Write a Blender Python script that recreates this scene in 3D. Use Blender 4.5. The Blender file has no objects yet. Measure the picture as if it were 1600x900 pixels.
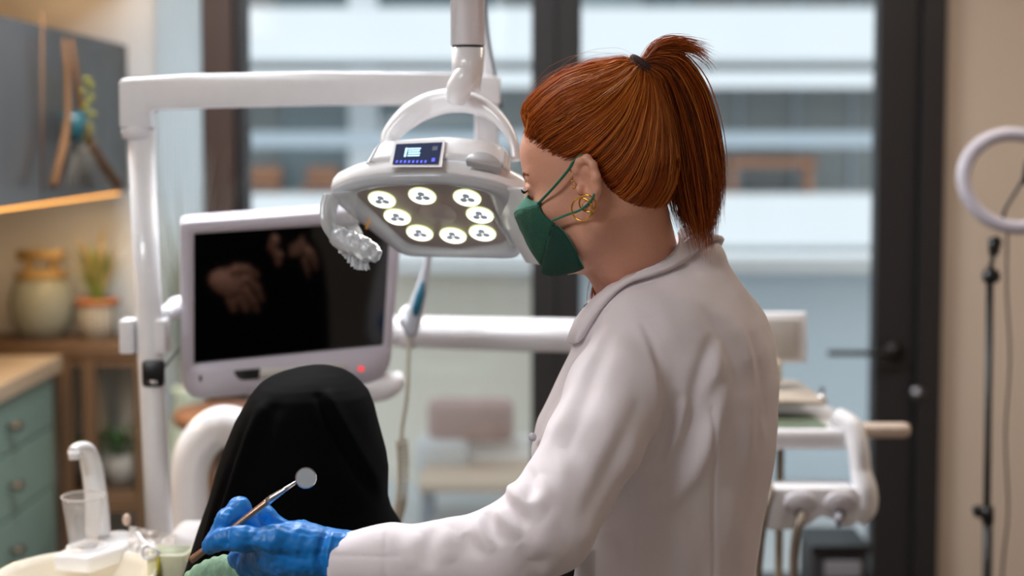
import bpy, math, random
import numpy as np
from mathutils import Vector, Matrix
random.seed(7); rng = np.random.default_rng(7)
C = bpy.context.scene.collection
SC = bpy.context.scene
# ---------------------------------------------------------------- camera, world, lights, exposure
FP, CX, PPY, HORY, ZC = 2222.0, 800.0, 351.0, 215.0, 1.65
TH = math.atan((PPY - HORY) / FP)
cd = bpy.data.cameras.new('camera'); cam = bpy.data.objects.new('camera', cd); C.objects.link(cam)
cam.location = (0, 0, ZC); cam.rotation_euler = (math.pi / 2 - TH, 0, 0)
cd.sensor_width = 36; cd.lens = FP / 1600 * 36; cd.shift_y = -(450 - PPY) / 1600.0
cd.dof.use_dof = True; cd.dof.focus_distance = 1.86; cd.dof.aperture_fstop = 2.1
SC.camera = cam
SC.view_settings.view_transform = 'Standard'; SC.view_settings.look = 'None'
SC.view_settings.exposure = -0.12; SC.view_settings.gamma = 1.0; SC.view_settings.use_curve_mapping = False
w = bpy.data.worlds.new('sky'); SC.world = w; w.use_nodes = True
bgn = w.node_tree.nodes['Background']; bgn.inputs[0].default_value = (0.92, 0.96, 1.0, 1); bgn.inputs[1].default_value = 1.5
def lamp(name, kind, loc, rot, energy, col=(1, 1, 1), **kw):
    l = bpy.data.lights.new(name, kind); l.energy = energy; l.color = col
    for k, v in kw.items(): setattr(l, k, v)
    o = bpy.data.objects.new(name, l); C.objects.link(o); o.location = loc; o.rotation_euler = rot
    return o
# the sun stands over the roof behind the camera and lights the houses across the street
lamp('sun', 'SUN', (0, 0, 20), (math.radians(42), 0, math.radians(14)), 1.65, (1, .97, .92), angle=.01)
COOL, WARM = (.93, .96, 1), (1, .88, .76)
FILL_PANELS = [(0.9, -.6, 10, WARM), (-1.35, .3, 43, COOL), (1.3, 3.3, 20, WARM), (-.75, 3.0, 78, COOL)]  # fill lamps added out of view to light the room from above
for x_, y_, e_, FILL_COL in FILL_PANELS: lamp('fill_panel_light', 'AREA', (x_, y_, 2.865), (0, 0, 0), e_, FILL_COL, shape='RECTANGLE', size=1.1, size_y=.5)

# ---------------------------------------------------------------- geometry helpers
cT, sT = math.cos(TH), math.sin(TH)
def ray(px, py):
    u, v = (px - CX) / FP, (PPY - py) / FP
    return np.array([u, cT + v * sT, -sT + v * cT])
CAMP = np.array([0, 0, ZC])
def P(px, py, Y):                 # the point of the room at depth Y seen at this pixel of the 1600x900 photograph
    d = ray(px, py); return CAMP + d * (Y / d[1])
def onplane(px, py, O, n):
    d = ray(px, py); return CAMP + d * (np.dot(np.array(O) - CAMP, n) / np.dot(d, n))
def PX(px, Y): return (px - CX) / FP * Y * 1.0
def A(*a): return np.array(a, float)
def nrm(v):
    v = np.array(v, float); return v / (np.linalg.norm(v, axis=-1, keepdims=True) + 1e-12)

def box(x0, x1, y0, y1, z0, z1):
    V = [(x, y, z) for z in (z0, z1) for y in (y0, y1) for x in (x0, x1)]
    return np.array(V, float), [(0, 2, 3, 1), (4, 5, 7, 6), (0, 1, 5, 4), (2, 6, 7, 3), (0, 4, 6, 2), (1, 3, 7, 5)]
def obox(c, ax, ay, az, hx, hy, hz):
    V, F = box(-hx, hx, -hy, hy, -hz, hz)
    return V[:, :1] * np.array(ax) + V[:, 1:2] * np.array(ay) + V[:, 2:] * np.array(az) + np.array(c), F
def loft(rings, caps=True, closed=True):
    R = np.array(rings, float); m, n = R.shape[:2]; V = R.reshape(-1, 3); F = []
    for i in range(m - 1):
        for j in range(n if closed else n - 1):
            a, b = i * n + j, i * n + (j + 1) % n
            F.append((a, b, b + n, a + n))
    if caps and closed:
        F.append(tuple(range(n - 1, -1, -1))); F.append(tuple((m - 1) * n + j for j in range(n)))
    return V, F
def smooth_path(pts, n=8):
    p = np.array(pts, float)
    if len(p) < 3: return np.array([p[0] + (p[-1] - p[0]) * t for t in np.linspace(0, 1, n)])
    q = np.vstack([2 * p[0] - p[1], p, 2 * p[-1] - p[-2]]); out = []
    for i in range(1, len(q) - 2):
        for t in np.linspace(0, 1, n, endpoint=False):
            a, b, c, d = q[i - 1], q[i], q[i + 1], q[i + 2]
            out.append(.5 * ((2 * b) + (c - a) * t + (2 * a - 5 * b + 4 * c - d) * t * t + (-a + 3 * b - 3 * c + d) * t ** 3))
    out.append(p[-1]); return np.array(out)
def tube(path, r, seg=12, up=(0, 0, 1), flat=1.0, caps=True, closed=False):
    p = np.array(path, float); n = len(p)
    r = np.interp(np.linspace(0, 1, n), np.linspace(0, 1, len(np.atleast_1d(r))), np.atleast_1d(r))
    if closed: T = nrm(np.roll(p, -1, 0) - np.roll(p, 1, 0))
    else: T = nrm(np.gradient(p, axis=0))
    u = np.array(up, float); rings = []
    N = u - np.dot(u, T[0]) * T[0]
    if np.linalg.norm(N) < 1e-4: u = A(1, 0, 0); N = u - np.dot(u, T[0]) * T[0]
    N = nrm(N)
    for i in range(n):
        N = nrm(N - np.dot(N, T[i]) * T[i]); B = np.cross(T[i], N)
        rings.append([p[i] + r[i] * (math.cos(a) * N * flat + math.sin(a) * B) for a in np.arange(seg) * 2 * math.pi / seg])
    if closed:
        rings.append(rings[0]); return loft(rings, False)
    return loft(rings, caps)
def cyl(a, b, r, seg=24, r2=None):
    return tube([a, b], [r, r if r2 is None else r2], seg, up=(.31, .17, .93))
def lathe(c, prof, seg=32, sx=1, sy=1, caps=True):
    c = np.array(c, float)
    return loft([[c + A(math.cos(a) * r * sx, math.sin(a) * r * sy, z) for a in np.arange(seg) * 2 * math.pi / seg] for r, z in prof], caps)
def torus(c, n, R, r, seg=32, s2=8):
    n = nrm(n); u = nrm(np.cross(n, A(.1, .9, .3))); v = np.cross(n, u)
    return tube([np.array(c) + R * (math.cos(a) * u + math.sin(a) * v) for a in np.arange(seg) * 2 * math.pi / seg], r, s2, up=n, closed=True)
def uvs(c, rx, ry=None, rz=None, n=16, m=12):
    ry = rx if ry is None else ry; rz = rx if rz is None else rz
    return lathe(c, [(max(1e-4, math.sin(t)) * 1, -math.cos(t) * rz) for t in np.linspace(0.02, math.pi - .02, m)], n, rx, ry)
def join(*gs):
    V, F, o = [], [], 0
    for v, f in gs:
        V.append(np.asarray(v, float)); F += [tuple(i + o for i in q) for q in f]; o += len(v)
    return np.vstack(V), F
def rounded_outline(w, h, r, n=6):      # rectangle outline, centred, counter-clockwise
    out = []
    rr = r if isinstance(r, (list, tuple)) else [r] * 4      # tr, tl, bl, br
    for k, (sx, sy) in enumerate(((1, 1), (-1, 1), (-1, -1), (1, -1))):
        q = rr[k]; cx, cy = sx * (w / 2 - q), sy * (h / 2 - q)
        for t in np.linspace(0, math.pi / 2, n): out.append((cx + q * math.cos(t + k * math.pi / 2), cy + q * math.sin(t + k * math.pi / 2)))
    return np.array(out)
def slab(outline, O, ex, ey, ez, z0, z1, bev=0.0):
    o = np.asarray(outline); O = np.array(O); rings = []
    c = o.mean(0)
    lv = [(z0, 1.0), (z1, 1.0)] if bev <= 0 else [(z0, 0), (z0 + bev, 1), (z1 - bev, 1), (z1, 0)]
    ext = np.abs(o - c).max()
    for z, s in lv:
        k = 1.0 if (bev <= 0 or s == 1) else 1 - bev / ext
        rings.append([O + (c[0] + (q[0] - c[0]) * k) * ex + (c[1] + (q[1] - c[1]) * k) * ey + z * ez for q in o])
    return loft(rings)

# ---- objects
def mk(name, g, m, parent=None, smooth=True, bevel=0, auto=None):
    V, F = g; V = np.array(V, float)
    if parent is not None: V = V - np.array(wloc(parent))
    me = bpy.data.meshes.new(name); me.from_pydata(V.tolist(), [], [tuple(int(i) for i in f) for f in F]); me.update()
    if smooth:
        me.polygons.foreach_set('use_smooth', [True] * len(me.polygons))
        if auto is not None:
            try: me.set_sharp_from_angle(angle=math.radians(auto))
            except Exception: pass
    me.materials.append(m)
    o = bpy.data.objects.new(name, me); C.objects.link(o)
    if parent is not None: o.parent = parent
    if bevel:
        b = o.modifiers.new('bevel', 'BEVEL'); b.width = bevel; b.segments = 2; b.limit_method = 'ANGLE'
    return o
def wloc(o):
    l = Vector((0, 0, 0))
    while o is not None: l = l + o.location; o = o.parent
    return l
def thing(name, loc, label, cat, group=None):
    o = bpy.data.objects.new(name, None); C.objects.link(o); o.location = tuple(loc); o.empty_display_size = .1
    return tag(o, label, cat, group)
def tag(o, label, cat, group=None, kind=None):
    o['label'] = label; o['category'] = cat
    if group: o['group'] = group
    if kind: o['kind'] = kind
    return o
def struct(name, g, m, parent=None, **k):
    o = mk(name, g, m, parent, **k)
    if parent is None: o['kind'] = 'structure'
    return o

# ---- materials
def lin(c):
    return tuple((x / 255 / 12.92) if x / 255 <= .04045 else ((x / 255 + .055) / 1.055) ** 2.4 for x in c)
def mat(name, col, rough=.5, metal=0, bump=0, scale=50, var=0, emit=None, estr=0, coat=0, sheen=0, trans=0, sss=0, stretch=None, ior=None, alpha=None):
    m = bpy.data.materials.new(name); m.use_nodes = True; nt = m.node_tree; b = nt.nodes['Principled BSDF']
    c = lin(col); b.inputs['Base Color'].default_value = (*c, 1); b.inputs['Roughness'].default_value = rough
    b.inputs['Metallic'].default_value = metal; b.inputs['Coat Weight'].default_value = coat
    b.inputs['Sheen Weight'].default_value = sheen; b.inputs['Transmission Weight'].default_value = trans
    if ior: b.inputs['IOR'].default_value = ior
    if alpha is not None: b.inputs['Alpha'].default_value = alpha
    if sss:
        b.inputs['Subsurface Weight'].default_value = sss; b.inputs['Subsurface Scale'].default_value = .012
        b.inputs['Subsurface Radius'].default_value = (1, .35, .2)
    if emit: b.inputs['Emission Color'].default_value = (*lin(emit), 1); b.inputs['Emission Strength'].default_value = estr
    tc = nt.nodes.new('ShaderNodeTexCoord'); n = nt.nodes.new('ShaderNodeTexNoise'); n.inputs['Scale'].default_value = scale; n.inputs['Detail'].default_value = 4
    mp = nt.nodes.new('ShaderNodeMapping'); nt.links.new(tc.outputs['Object'], mp.inputs[0]); nt.links.new(mp.outputs[0], n.inputs['Vector'])
    if stretch: mp.inputs['Scale'].default_value = stretch
    v = var if var else .04
    mx = nt.nodes.new('ShaderNodeMix'); mx.data_type = 'RGBA'
    mx.inputs[6].default_value = (*[x * (1 - v) for x in c], 1); mx.inputs[7].default_value = (*[min(1, x * (1 + v)) for x in c], 1)
    nt.links.new(n.outputs['Fac'], mx.inputs[0]); nt.links.new(mx.outputs[2], b.inputs['Base Color'])
    if bump:
        bm = nt.nodes.new('ShaderNodeBump'); bm.inputs['Strength'].default_value = bump; bm.inputs['Distance'].default_value = .002
        nt.links.new(n.outputs['Fac'], bm.inputs['Height']); nt.links.new(bm.outputs[0], b.inputs['Normal'])
    return m
def glassmat(name, tint=(255, 255, 255), gloss=.06, rough=0.0):
    m = bpy.data.materials.new(name); m.use_nodes = True; nt = m.node_tree; nt.nodes.clear()
    o = nt.nodes.new('ShaderNodeOutputMaterial'); t = nt.nodes.new('ShaderNodeBsdfTransparent'); g = nt.nodes.new('ShaderNodeBsdfGlossy')
    t.inputs[0].default_value = (*lin(tint), 1); g.inputs['Roughness'].default_value = rough
    x = nt.nodes.new('ShaderNodeMixShader'); x.inputs[0].default_value = gloss
    nt.links.new(t.outputs[0], x.inputs[1]); nt.links.new(g.outputs[0], x.inputs[2]); nt.links.new(x.outputs[0], o.inputs[0])
    return m

# ---- signed distance fields turned into smooth continuous meshes (surface nets)
def sdf_mesh(f, lo, hi, res):
    lo, hi = np.array(lo, float), np.array(hi, float); n = np.ceil((hi - lo) / res).astype(int) + 1
    ax = [lo[i] + np.arange(n[i]) * res for i in range(3)]
    D = np.empty(n, np.float32)
    for i0 in range(0, n[0], 24):
        X, Y, Z = np.meshgrid(ax[0][i0:i0 + 24], ax[1], ax[2], indexing='ij')
        D[i0:i0 + 24] = f(np.stack([X, Y, Z], -1).reshape(-1, 3).astype(np.float32)).reshape(X.shape)
    S = D < 0; cs = [n[i] - 1 for i in range(3)]
    acc = np.zeros((*cs, 3), np.float32); cnt = np.zeros(cs, np.float32)
    sl = lambda o, k: slice(o, o + cs[k])
    for a in range(3):
        b, c = [k for k in range(3) if k != a]
        for ob in (0, 1):
            for oc in (0, 1):
                o0 = [0, 0, 0]; o0[b] = ob; o0[c] = oc; o1 = list(o0); o1[a] = 1
                d0 = D[tuple(sl(o0[k], k) for k in range(3))]; d1 = D[tuple(sl(o1[k], k) for k in range(3))]
                x = (d0 < 0) != (d1 < 0); t = np.where(x, d0 / np.where(x, d0 - d1, 1), 0)
                acc[..., a] += np.where(x, t, 0); acc[..., b] += x * ob; acc[..., c] += x * oc; cnt += x
    act = cnt > 0; idx = -np.ones(cs, int); idx[act] = np.arange(act.sum())
    I = np.argwhere(act); V = lo + (I + acc[act] / cnt[act][:, None]) * res
    F = []
    for a in range(3):
        b, c = [k for k in range(3) if k != a]
        s0 = [slice(None)] * 3; s1 = [slice(None)] * 3
        s0[a] = slice(0, n[a] - 1); s1[a] = slice(1, n[a])
        for k in (b, c): s0[k] = slice(1, n[k] - 1); s1[k] = slice(1, n[k] - 1)
        A0, A1 = S[tuple(s0)], S[tuple(s1)]
        for flip, M in ((0, A0 & ~A1), (1, ~A0 & A1)):
            q = np.argwhere(M)
            if not len(q): continue
            q[:, b] += 1; q[:, c] += 1
            def g(db, dc):
                r = q.copy(); r[:, b] -= db; r[:, c] -= dc; return idx[r[:, 0], r[:, 1], r[:, 2]]
            Q = np.stack([g(1, 1), g(0, 1), g(0, 0), g(1, 0)], 1)
            if (a == 1) != bool(flip): Q = Q[:, ::-1]
            F.append(Q)
    F = np.vstack(F); return V, F
def relax(V, F, it=2, k=.5):
    F = np.asarray(F); 
    for _ in range(it):
        s = np.zeros_like(V); c = np.zeros(len(V))
        for i in range(4):
            for j in ((i + 1) % 4, (i + 3) % 4):
                np.add.at(s, F[:, i], V[F[:, j]]); np.add.at(c, F[:, i], 1)
        V = V + k * (s / np.maximum(c, 1)[:, None] - V)
    return V
def vnormals(V, F):
    F = np.asarray(F); n = np.cross(V[F[:, 2]] - V[F[:, 0]], V[F[:, 3]] - V[F[:, 1]]); N = np.zeros_like(V)
    for i in range(4): np.add.at(N, F[:, i], n)
    return nrm(N)
def sU(a, b, k): h = np.clip(.5 + .5 * (b - a) / k, 0, 1); return b + (a - b) * h - k * h * (1 - h)
def sS(a, b, k): return -sU(-a, b, k)       # a minus b
def s_ell(p, c, r):
    q = (p - np.array(c, np.float32)) / np.array(r, np.float32); l = np.sqrt((q * q).sum(-1)); 
    g = np.sqrt((q * q / np.array(r, np.float32) ** 2).sum(-1)) + 1e-9
    return l * (l - 1) / g
def s_cap(p, a, b, ra, rb=None):
    rb = ra if rb is None else rb; a = np.array(a, np.float32); b = np.array(b, np.float32); ba = b - a; pa = p - a
    h = np.clip(pa @ ba / (ba @ ba), 0, 1); return np.sqrt(((pa - h[:, None] * ba) ** 2).sum(-1)) - (ra + (rb - ra) * h)
def s_chain(p, pts, rs, k=.004):
    d = None
    for i in range(len(pts) - 1):
        e = s_cap(p, pts[i], pts[i + 1], rs[i], rs[i + 1]); d = e if d is None else sU(d, e, k)
    return d
_ph = rng.uniform(0, 6.28, (16, 3)); _dr = nrm(rng.normal(size=(16, 3))); _fq = rng.uniform(.6, 1.7, 16)
def noise3(p, s=1.0):
    p = np.asarray(p, float) * s; v = 0
    for i in range(8): v = v + np.sin(p @ _dr[i] * _fq[i] * 6.28 + _ph[i, 0] + 1.3 * np.sin(p @ _dr[i + 8] * 4.1 + _ph[i, 1]))
    return v / 4
def polydist(p, pts, dw=None):
    """distance of points to a polyline; dw shrinks the component along direction dw[0] by dw[1]"""
    p = np.asarray(p, float); best = np.full(len(p), 1e9); pts = np.array(pts, float)
    def tr(q):
        if dw is None: return q
        d, k = dw; return q - (q @ d)[..., None] * d * (1 - k)
    p = tr(p); pts = tr(pts)
    for a, b in zip(pts[:-1], pts[1:]):
        ba = b - a; h = np.clip((p - a) @ ba / (ba @ ba + 1e-12), 0, 1)
        best = np.minimum(best, np.linalg.norm(p - a - h[:, None] * ba, axis=1))
    return best
# ================================================================ the setting
WY = 4.95
M_wall = mat('wall_paint', (196, 178, 162), .85, bump=.1, scale=60)
M_wallw = mat('white_wall_paint', (226, 228, 226), .85, bump=.1, scale=60)
M_floor = mat('floor_vinyl', (112, 104, 96), .5, scale=8, var=.08)
M_ceil = mat('ceiling_paint', (205, 198, 190), .9)
M_black = mat('black_frame', (36, 34, 36), .45, scale=20, bump=.05)
M_brown = mat('dark_wood', (70, 50, 42), .5, scale=14, var=.25, stretch=(1, 1, .08))
M_glass = glassmat('window_glass', (246, 249, 249), .05)
M_white = mat('white_enamel', (246, 247, 250), .22, coat=.4)
M_whitem = mat('white_plastic', (238, 238, 242), .38)
M_blk = mat('black_plastic', (14, 14, 15), .35)
M_chrome = mat('chrome', (200, 200, 205), .18, metal=1)
struct('floor', box(-2.0, 2.6, -2.5, WY + .12, -.1, 0), M_floor, smooth=False)
struct('ceiling', box(-2.1, 2.7, -2.6, WY + .12, 2.9, 3.0), M_ceil, smooth=False)
struct('wall_left', box(-2.1, -2.0, -2.5, WY + .12, 0, 2.9), M_wall, smooth=False)
struct('wall_right', box(2.6, 2.7, -2.5, WY + .12, 0, 2.9), M_wall, smooth=False)
struct('wall_behind', box(-2.1, 2.7, -2.6, -2.5, 0, 2.9), mat('grey_wall', (168, 170, 174), .9), smooth=False)
xa, xb = (325 - 800) / FP * WY, (1466 - 800) / FP * WY
struct('wall_window_left', box(-2.0, xa, WY, WY + .12, 0, 2.9), M_wallw, smooth=False)
struct('wall_window_right', box(xb, 2.6, WY, WY + .12, 0, 2.9), mat('cream_wall_paint', (206, 190, 174), .85, bump=.1, scale=60), smooth=False)
struct('wall_over_window', box(xa, xb, WY, WY + .12, 2.62, 2.9), M_wallw, smooth=False)
def wx(px, y=WY): return (px - 800) / FP * y
# window_1: brown casing on the left, black mullion, one tall pane
w1 = thing('window_1', (wx(600), WY, 0), '', ''); del w1['label']; del w1['category']; w1['kind'] = 'structure'
mk('window_casing', box(wx(325), wx(371), WY - .07, WY + .1, 0, 2.62), M_brown, w1, False, .004)
mk('window_frame', box(wx(371), wx(387), WY - .03, WY + .08, 0, 2.62), M_black, w1, False, .004)
mk('window_mullion', box(wx(831), wx(868), WY - .04, WY + .08, 0, 2.62), M_black, w1, False, .004)
mk('window_frame', box(wx(387), wx(831), WY - .03, WY + .08, 0, .07), M_black, w1, False, .004)
mk('window_frame', box(wx(387), wx(831), WY - .03, WY + .08, 2.5, 2.62), M_black, w1, False, .004)
mk('window_pane', box(wx(387), wx(831), WY + .02, WY + .03, .07, 2.5), M_glass, w1, False)
# door_1: glazed door leaf with black stiles and a lever handle
d1 = thing('door_1', (wx(1150), WY, 0), '', ''); del d1['label']; del d1['category']; d1['kind'] = 'structure'
mk('door_stile', box(wx(868), wx(907), WY - .03, WY + .05, .01, 2.6), M_black, d1, False, .004)
mk('door_stile', box(wx(1367), wx(1429), WY - .03, WY + .05, .01, 2.6), M_black, d1, False, .004)
mk('door_jamb', box(wx(1431), wx(1467), WY - .07, WY + .1, 0, 2.62), M_black, d1, False, .004)
mk('door_rail', box(wx(907), wx(1367), WY - .03, WY + .05, .01, .1), M_black, d1, False, .004)
mk('door_rail', box(wx(907), wx(1367), WY - .03, WY + .05, 2.5, 2.6), M_black, d1, False, .004)
mk('door_pane', box(wx(907), wx(1367), WY + .01, WY + .02, .1, 2.5), M_glass, d1, False)
hz = P(1397, 546, WY)[2]
dh = mk('door_handle', join(cyl((wx(1397), WY - .03, hz), (wx(1397), WY - .045, hz), .034), cyl((wx(1397), WY - .045, hz), (wx(1397), WY - .09, hz), .011),
   tube([(wx(1397), WY - .09, hz), (wx(1380), WY - .095, hz), (wx(1288), WY - .095, hz + .002)], [.012, .011, .010], 12)), M_blk, d1)
lz = P(1430, 609, WY)[2]
mk('door_lock', join(cyl((wx(1430), WY - .07, lz), (wx(1430), WY - .078, lz), .024), cyl((wx(1430), WY - .078, lz), (wx(1430), WY - .088, lz), .011)), mat('steel', (130, 132, 140), .3, metal=1), d1)

# ---- outside: balcony with its parapet, then the house across the street
M_bfloor = mat('balcony_tiles', (196, 200, 204), .5, scale=5, var=.06)
struct('floor_balcony', box(-4.5, 4.5, WY + .12, 6.9, -.12, -.02), M_bfloor, smooth=False)
par = thing('balcony_parapet', (0, 6.6, -.02), 'low balcony parapet outside the window with a flat white coping and frosted panels', 'parapet')
zt, zb = P(1100, 403, 6.5)[2], P(1100, 427, 6.5)[2]
mk('coping', box(-4.5, 4.5, 6.45, 6.85, zb, zt), mat('white_stone', (232, 236, 240), .6), par, False, .01)
M_fp = mat('frosted_panel', (236, 242, 246), .35, scale=2, var=.02)
def translucent(m, f):
    nt = m.node_tree; b_ = nt.nodes['Principled BSDF']; t_ = nt.nodes.new('ShaderNodeBsdfTranslucent'); x_ = nt.nodes.new('ShaderNodeMixShader'); x_.inputs[0].default_value = f
    t_.inputs[0].default_value = b_.inputs['Base Color'].default_value
    nt.links.new(b_.outputs[0], x_.inputs[1]); nt.links.new(t_.outputs[0], x_.inputs[2]); nt.links.new(x_.outputs[0], nt.nodes['Material Output'].inputs[0]); return m
translucent(M_fp, .75)
M_pp = translucent(mat('cream_panel', (246, 242, 234), .8, scale=6), .75)
for x0, x1, mp_ in ((-4.5, .2, M_pp), (.2, 4.5, M_fp)):
    mk('panel', box(x0 + .01, x1 - .01, 6.58, 6.64, .04, zb - .012), mp_, par, False)
    mk('post', box(x0 - .02, x0 + .02, 6.6, 6.7, -.02, zb), mat('grey_metal', (120, 126, 130), .5), par, False)
# terrace furniture seen as soft bands under the arm
b = thing('terrace_bench', (wx(730, 6.1), 6.1, -.02), 'white terrace bench with pink and white cushions on the balcony outside', 'bench')
bx0, bx1 = wx(655, 6.0), wx(850, 6.0)
def zp(py, y): return P(800, py, y)[2]
mk('back_board', box(bx0, bx1, 6.28, 6.33, zp(742, 6.2), zp(688, 6.2)), mat('bench_white', (246, 246, 248), .6), b, False, .01)
mk('seat', box(bx0, bx1, 5.85, 6.3, zp(757, 6), zp(742, 6)), mat('bench_slats', (206, 186, 168), .6), b, False, .01)
for x in (bx0 + .03, bx1 - .03):
    for y in (5.9, 6.25): mk('leg', box(x - .02, x + .02, y - .02, y + .02, -.02, zp(757, 6)), mat('bench_leg', (150, 155, 165), .5), b, False)
mk('cushion', join(obox((wx(735, 6.2), 6.2, zp(655, 6.2)), (1, 0, 0), (0, .97, .24), (0, -.24, .97), .19, .05, .10)), mat('pink_fabric', (190, 164, 160), .9), b, True, .04)
mk('cushion', join(obox((wx(690, 6.2), 6.22, zp(715, 6.2)), (1, 0, 0), (0, .97, .24), (0, -.24, .97), .12, .05, .10)), mat('white_fabric', (216, 218, 222), .9), b, True, .04)
FY = 24.0
M_par = mat('facade_white', (226, 232, 238), .7, scale=.8, var=.04)
M_rec = mat('facade_grey', (140, 146, 147), .7, scale=.5, var=.12)
M_fgl = mat('facade_glass', (116, 134, 140), .2, scale=.4, var=.15)
M_curt = mat('facade_curtain', (170, 182, 186), .7, scale=2, var=.1)
M_fbrown = mat('balcony_wood', (150, 108, 84), .7, scale=3, var=.3)
M_frail = mat('facade_rail', (168, 182, 194), .4)
def fz(py): return 1.65 + (HORY - py) / FP * FY
fac = thing('apartment_building', (0, FY, -9), 'pale modern apartment building across the street with white balcony bands and grey recesses', 'building')
mk('wall', box(-16, 16, FY + 1.3, FY + 9, -9, 14), M_rec, fac, False)
period = fz(95) - fz(385)
for k in range(-2, 4):
    o = k * period
    mk('balcony_band', box(-16, 16, FY, FY + 1.3, fz(385) + o, fz(304) + o), M_par, fac, False)
    mk('slab_edge', box(-16, 16, FY - .1, FY + 1.3, fz(392) + o, fz(385) + o), mat('slab_grey', (150, 156, 160), .7), fac, False)
    mk('slab_edge', box(-16, 16, FY - .25, FY, fz(428) + o, fz(402) + o), M_par, fac, False)
    mk('railing', box(-16, 16, FY + .02, FY + .06, fz(230) + o, fz(206) + o), M_frail, fac, False)
    for j, (x0, x1, m_) in enumerate(((-15, -11.5, M_fgl), (-11, -8, M_curt), (-7.6, -5.4, M_fgl), (-4.1, -2.75, M_fgl), (-2.35, -.2, M_fgl), (1, 2.3, M_curt), (2.4, 3.2, M_fgl), (6.8, 9, M_fgl), (9.2, 12, M_curt))):
        mk('window', box(x0, x1, FY + 1.24, FY + 1.32, fz(296) + o, fz(118) + o), m_, fac, False)
    mk('pilaster', box(-2.85, -2.35, FY + .9, FY + 1.3, fz(300) + o, fz(100) + o), M_par, fac, False)
    for x in np.arange(-15, 16, 1.0):
        if 1.2 < x < 7: mk('wall_seam', box(x, x + .05, FY + 1.2, FY + 1.3, fz(300) + o, fz(100) + o), mat('seam', (110, 116, 118), .7) if 0 else M_frail, fac, False)
t = thing('balcony_table', (4.3, FY + .6, fz(304)), 'brown wooden table set on the balcony across the street', 'table', None)
zt_ = fz(258)
mk('tabletop', box(3.7, 5.2, FY + .25, FY + .9, fz(262), fz(244)), M_fbrown, t, False, .03)
for x in (3.8, 5.1):
    for y in (FY + .35, FY + .8): mk('leg', box(x - .04, x + .04, y - .04, y + .04, fz(385) + 0.85, fz(262)), M_fbrown, t, False)
for i, x in enumerate((-4.3, -3.3)):
    t = thing('balcony_chair', (x, FY + .6, fz(385) + .87), ('reddish brown chair on the far balcony, further left', 'reddish brown chair on the far balcony beside the white pilaster')[i], 'chair')
    mk('seat', box(x - .28, x + .28, FY + .35, FY + .85, fz(296), fz(290)), M_fbrown, t, False, .02)
    mk('backrest', box(x - .28, x + .28, FY + .8, FY + .86, fz(290), fz(262)), M_fbrown, t, False, .02)
    for sx in (-.24, .24):
        for y in (FY + .4, FY + .8): mk('leg', box(x + sx - .03, x + sx + .03, y - .03, y + .03, fz(385) + .85, fz(296)), M_fbrown, t, False)
struct('floor_street', box(-40, 40, 6.9, 60, -9.2, -9), mat('asphalt', (120, 120, 120), .9), smooth=False)

# ================================================================ kitchen side
LX = -1.28
M_dk = mat('dark_gloss', (74, 74, 75), .28)
M_sage = mat('sage_paint', (120, 146, 138), .5, scale=20)
M_ctop = mat('wood_worktop', (172, 156, 136), .45, scale=12, var=.2, stretch=(1, .1, 1))
uc = thing('wall_cabinet', (-1.64, 3.5, 1.47), 'dark grey glossy wall cabinet run with warm strip lights above and below', 'cabinet')
mk('body', box(-2.0, LX - .02, 1.9, 4.76, 1.47, 1.96), mat('cabinet_body', (60, 60, 62), .5), uc, False)
ys = [1.9, 2.55, 3.2, 3.87, 4.44, 4.76]
for a, c in zip(ys[:-1], ys[1:]):
    mk('door', box(LX - .02, LX, a + .003, c - .003, 1.475, 1.955), M_dk, uc, False, .002)
M_led = mat('warm_led', (255, 190, 110), .5, emit=(255, 176, 84), estr=3)
mk('light_strip', box(LX - .05, LX - .03, 1.95, 4.74, 1.462, 1.47), M_led, uc, False)
mk('light_strip', box(LX - .30, LX - .27, 1.95, 4.74, 1.96, 1.97), M_led, uc, False)
sof = struct('trim_1', box(-2.0, LX - .02, 1.9, WY, 2.2, 2.9), M_wall, smooth=False)
for nm, x, z, sy, e in (('cabinet_strip_light', LX - .1, 1.455, 2.6, 11), ):
    lamp(nm, 'AREA', (x, 3.4, z), (0, 0, 0), e, (1, .66, .33), shape='RECTANGLE', size=.04, size_y=sy)
lamp('cabinet_strip_light', 'AREA', (LX - .2, 3.4, 1.975), (math.pi, 0, 0), 9, (1, .66, .33), shape='RECTANGLE', size=.04, size_y=2.6)

# base units and worktop
bu = thing('base_cabinet', (-1.72, 4.2, 0), 'sage green drawer cabinet under the worktop at the left edge', 'cabinet')
mk('body', box(-1.98, -1.48, 3.4, 4.49, .0, .90), M_sage, bu, False)
M_knob = mat('pewter', (120, 112, 104), .3, metal=1)
drz = [.06, .17, .355, .545, .735, .895]
for y0, y1 in ((3.42, 4.48),):
    for z0, z1 in zip(drz[:-1], drz[1:]):
        d = mk('drawer', box(-1.48, -1.46, y0, y1, z0 + .004, z1 - .004), M_sage, bu, False, .003)
        zc_ = (z0 + z1) / 2
        mk('knob', join(cyl((-1.46, 4.08, zc_), (-1.44, 4.08, zc_), .008), uvs((-1.432, 4.08, zc_), .014, .03, .016)), M_knob, d)
tag(mk('worktop', box(-1.99, -1.44, 3.3, 4.52, .903, .955), M_ctop, None, False, .004), 'wooden worktop with a pale edge on top of the sage green drawers', 'worktop')

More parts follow.
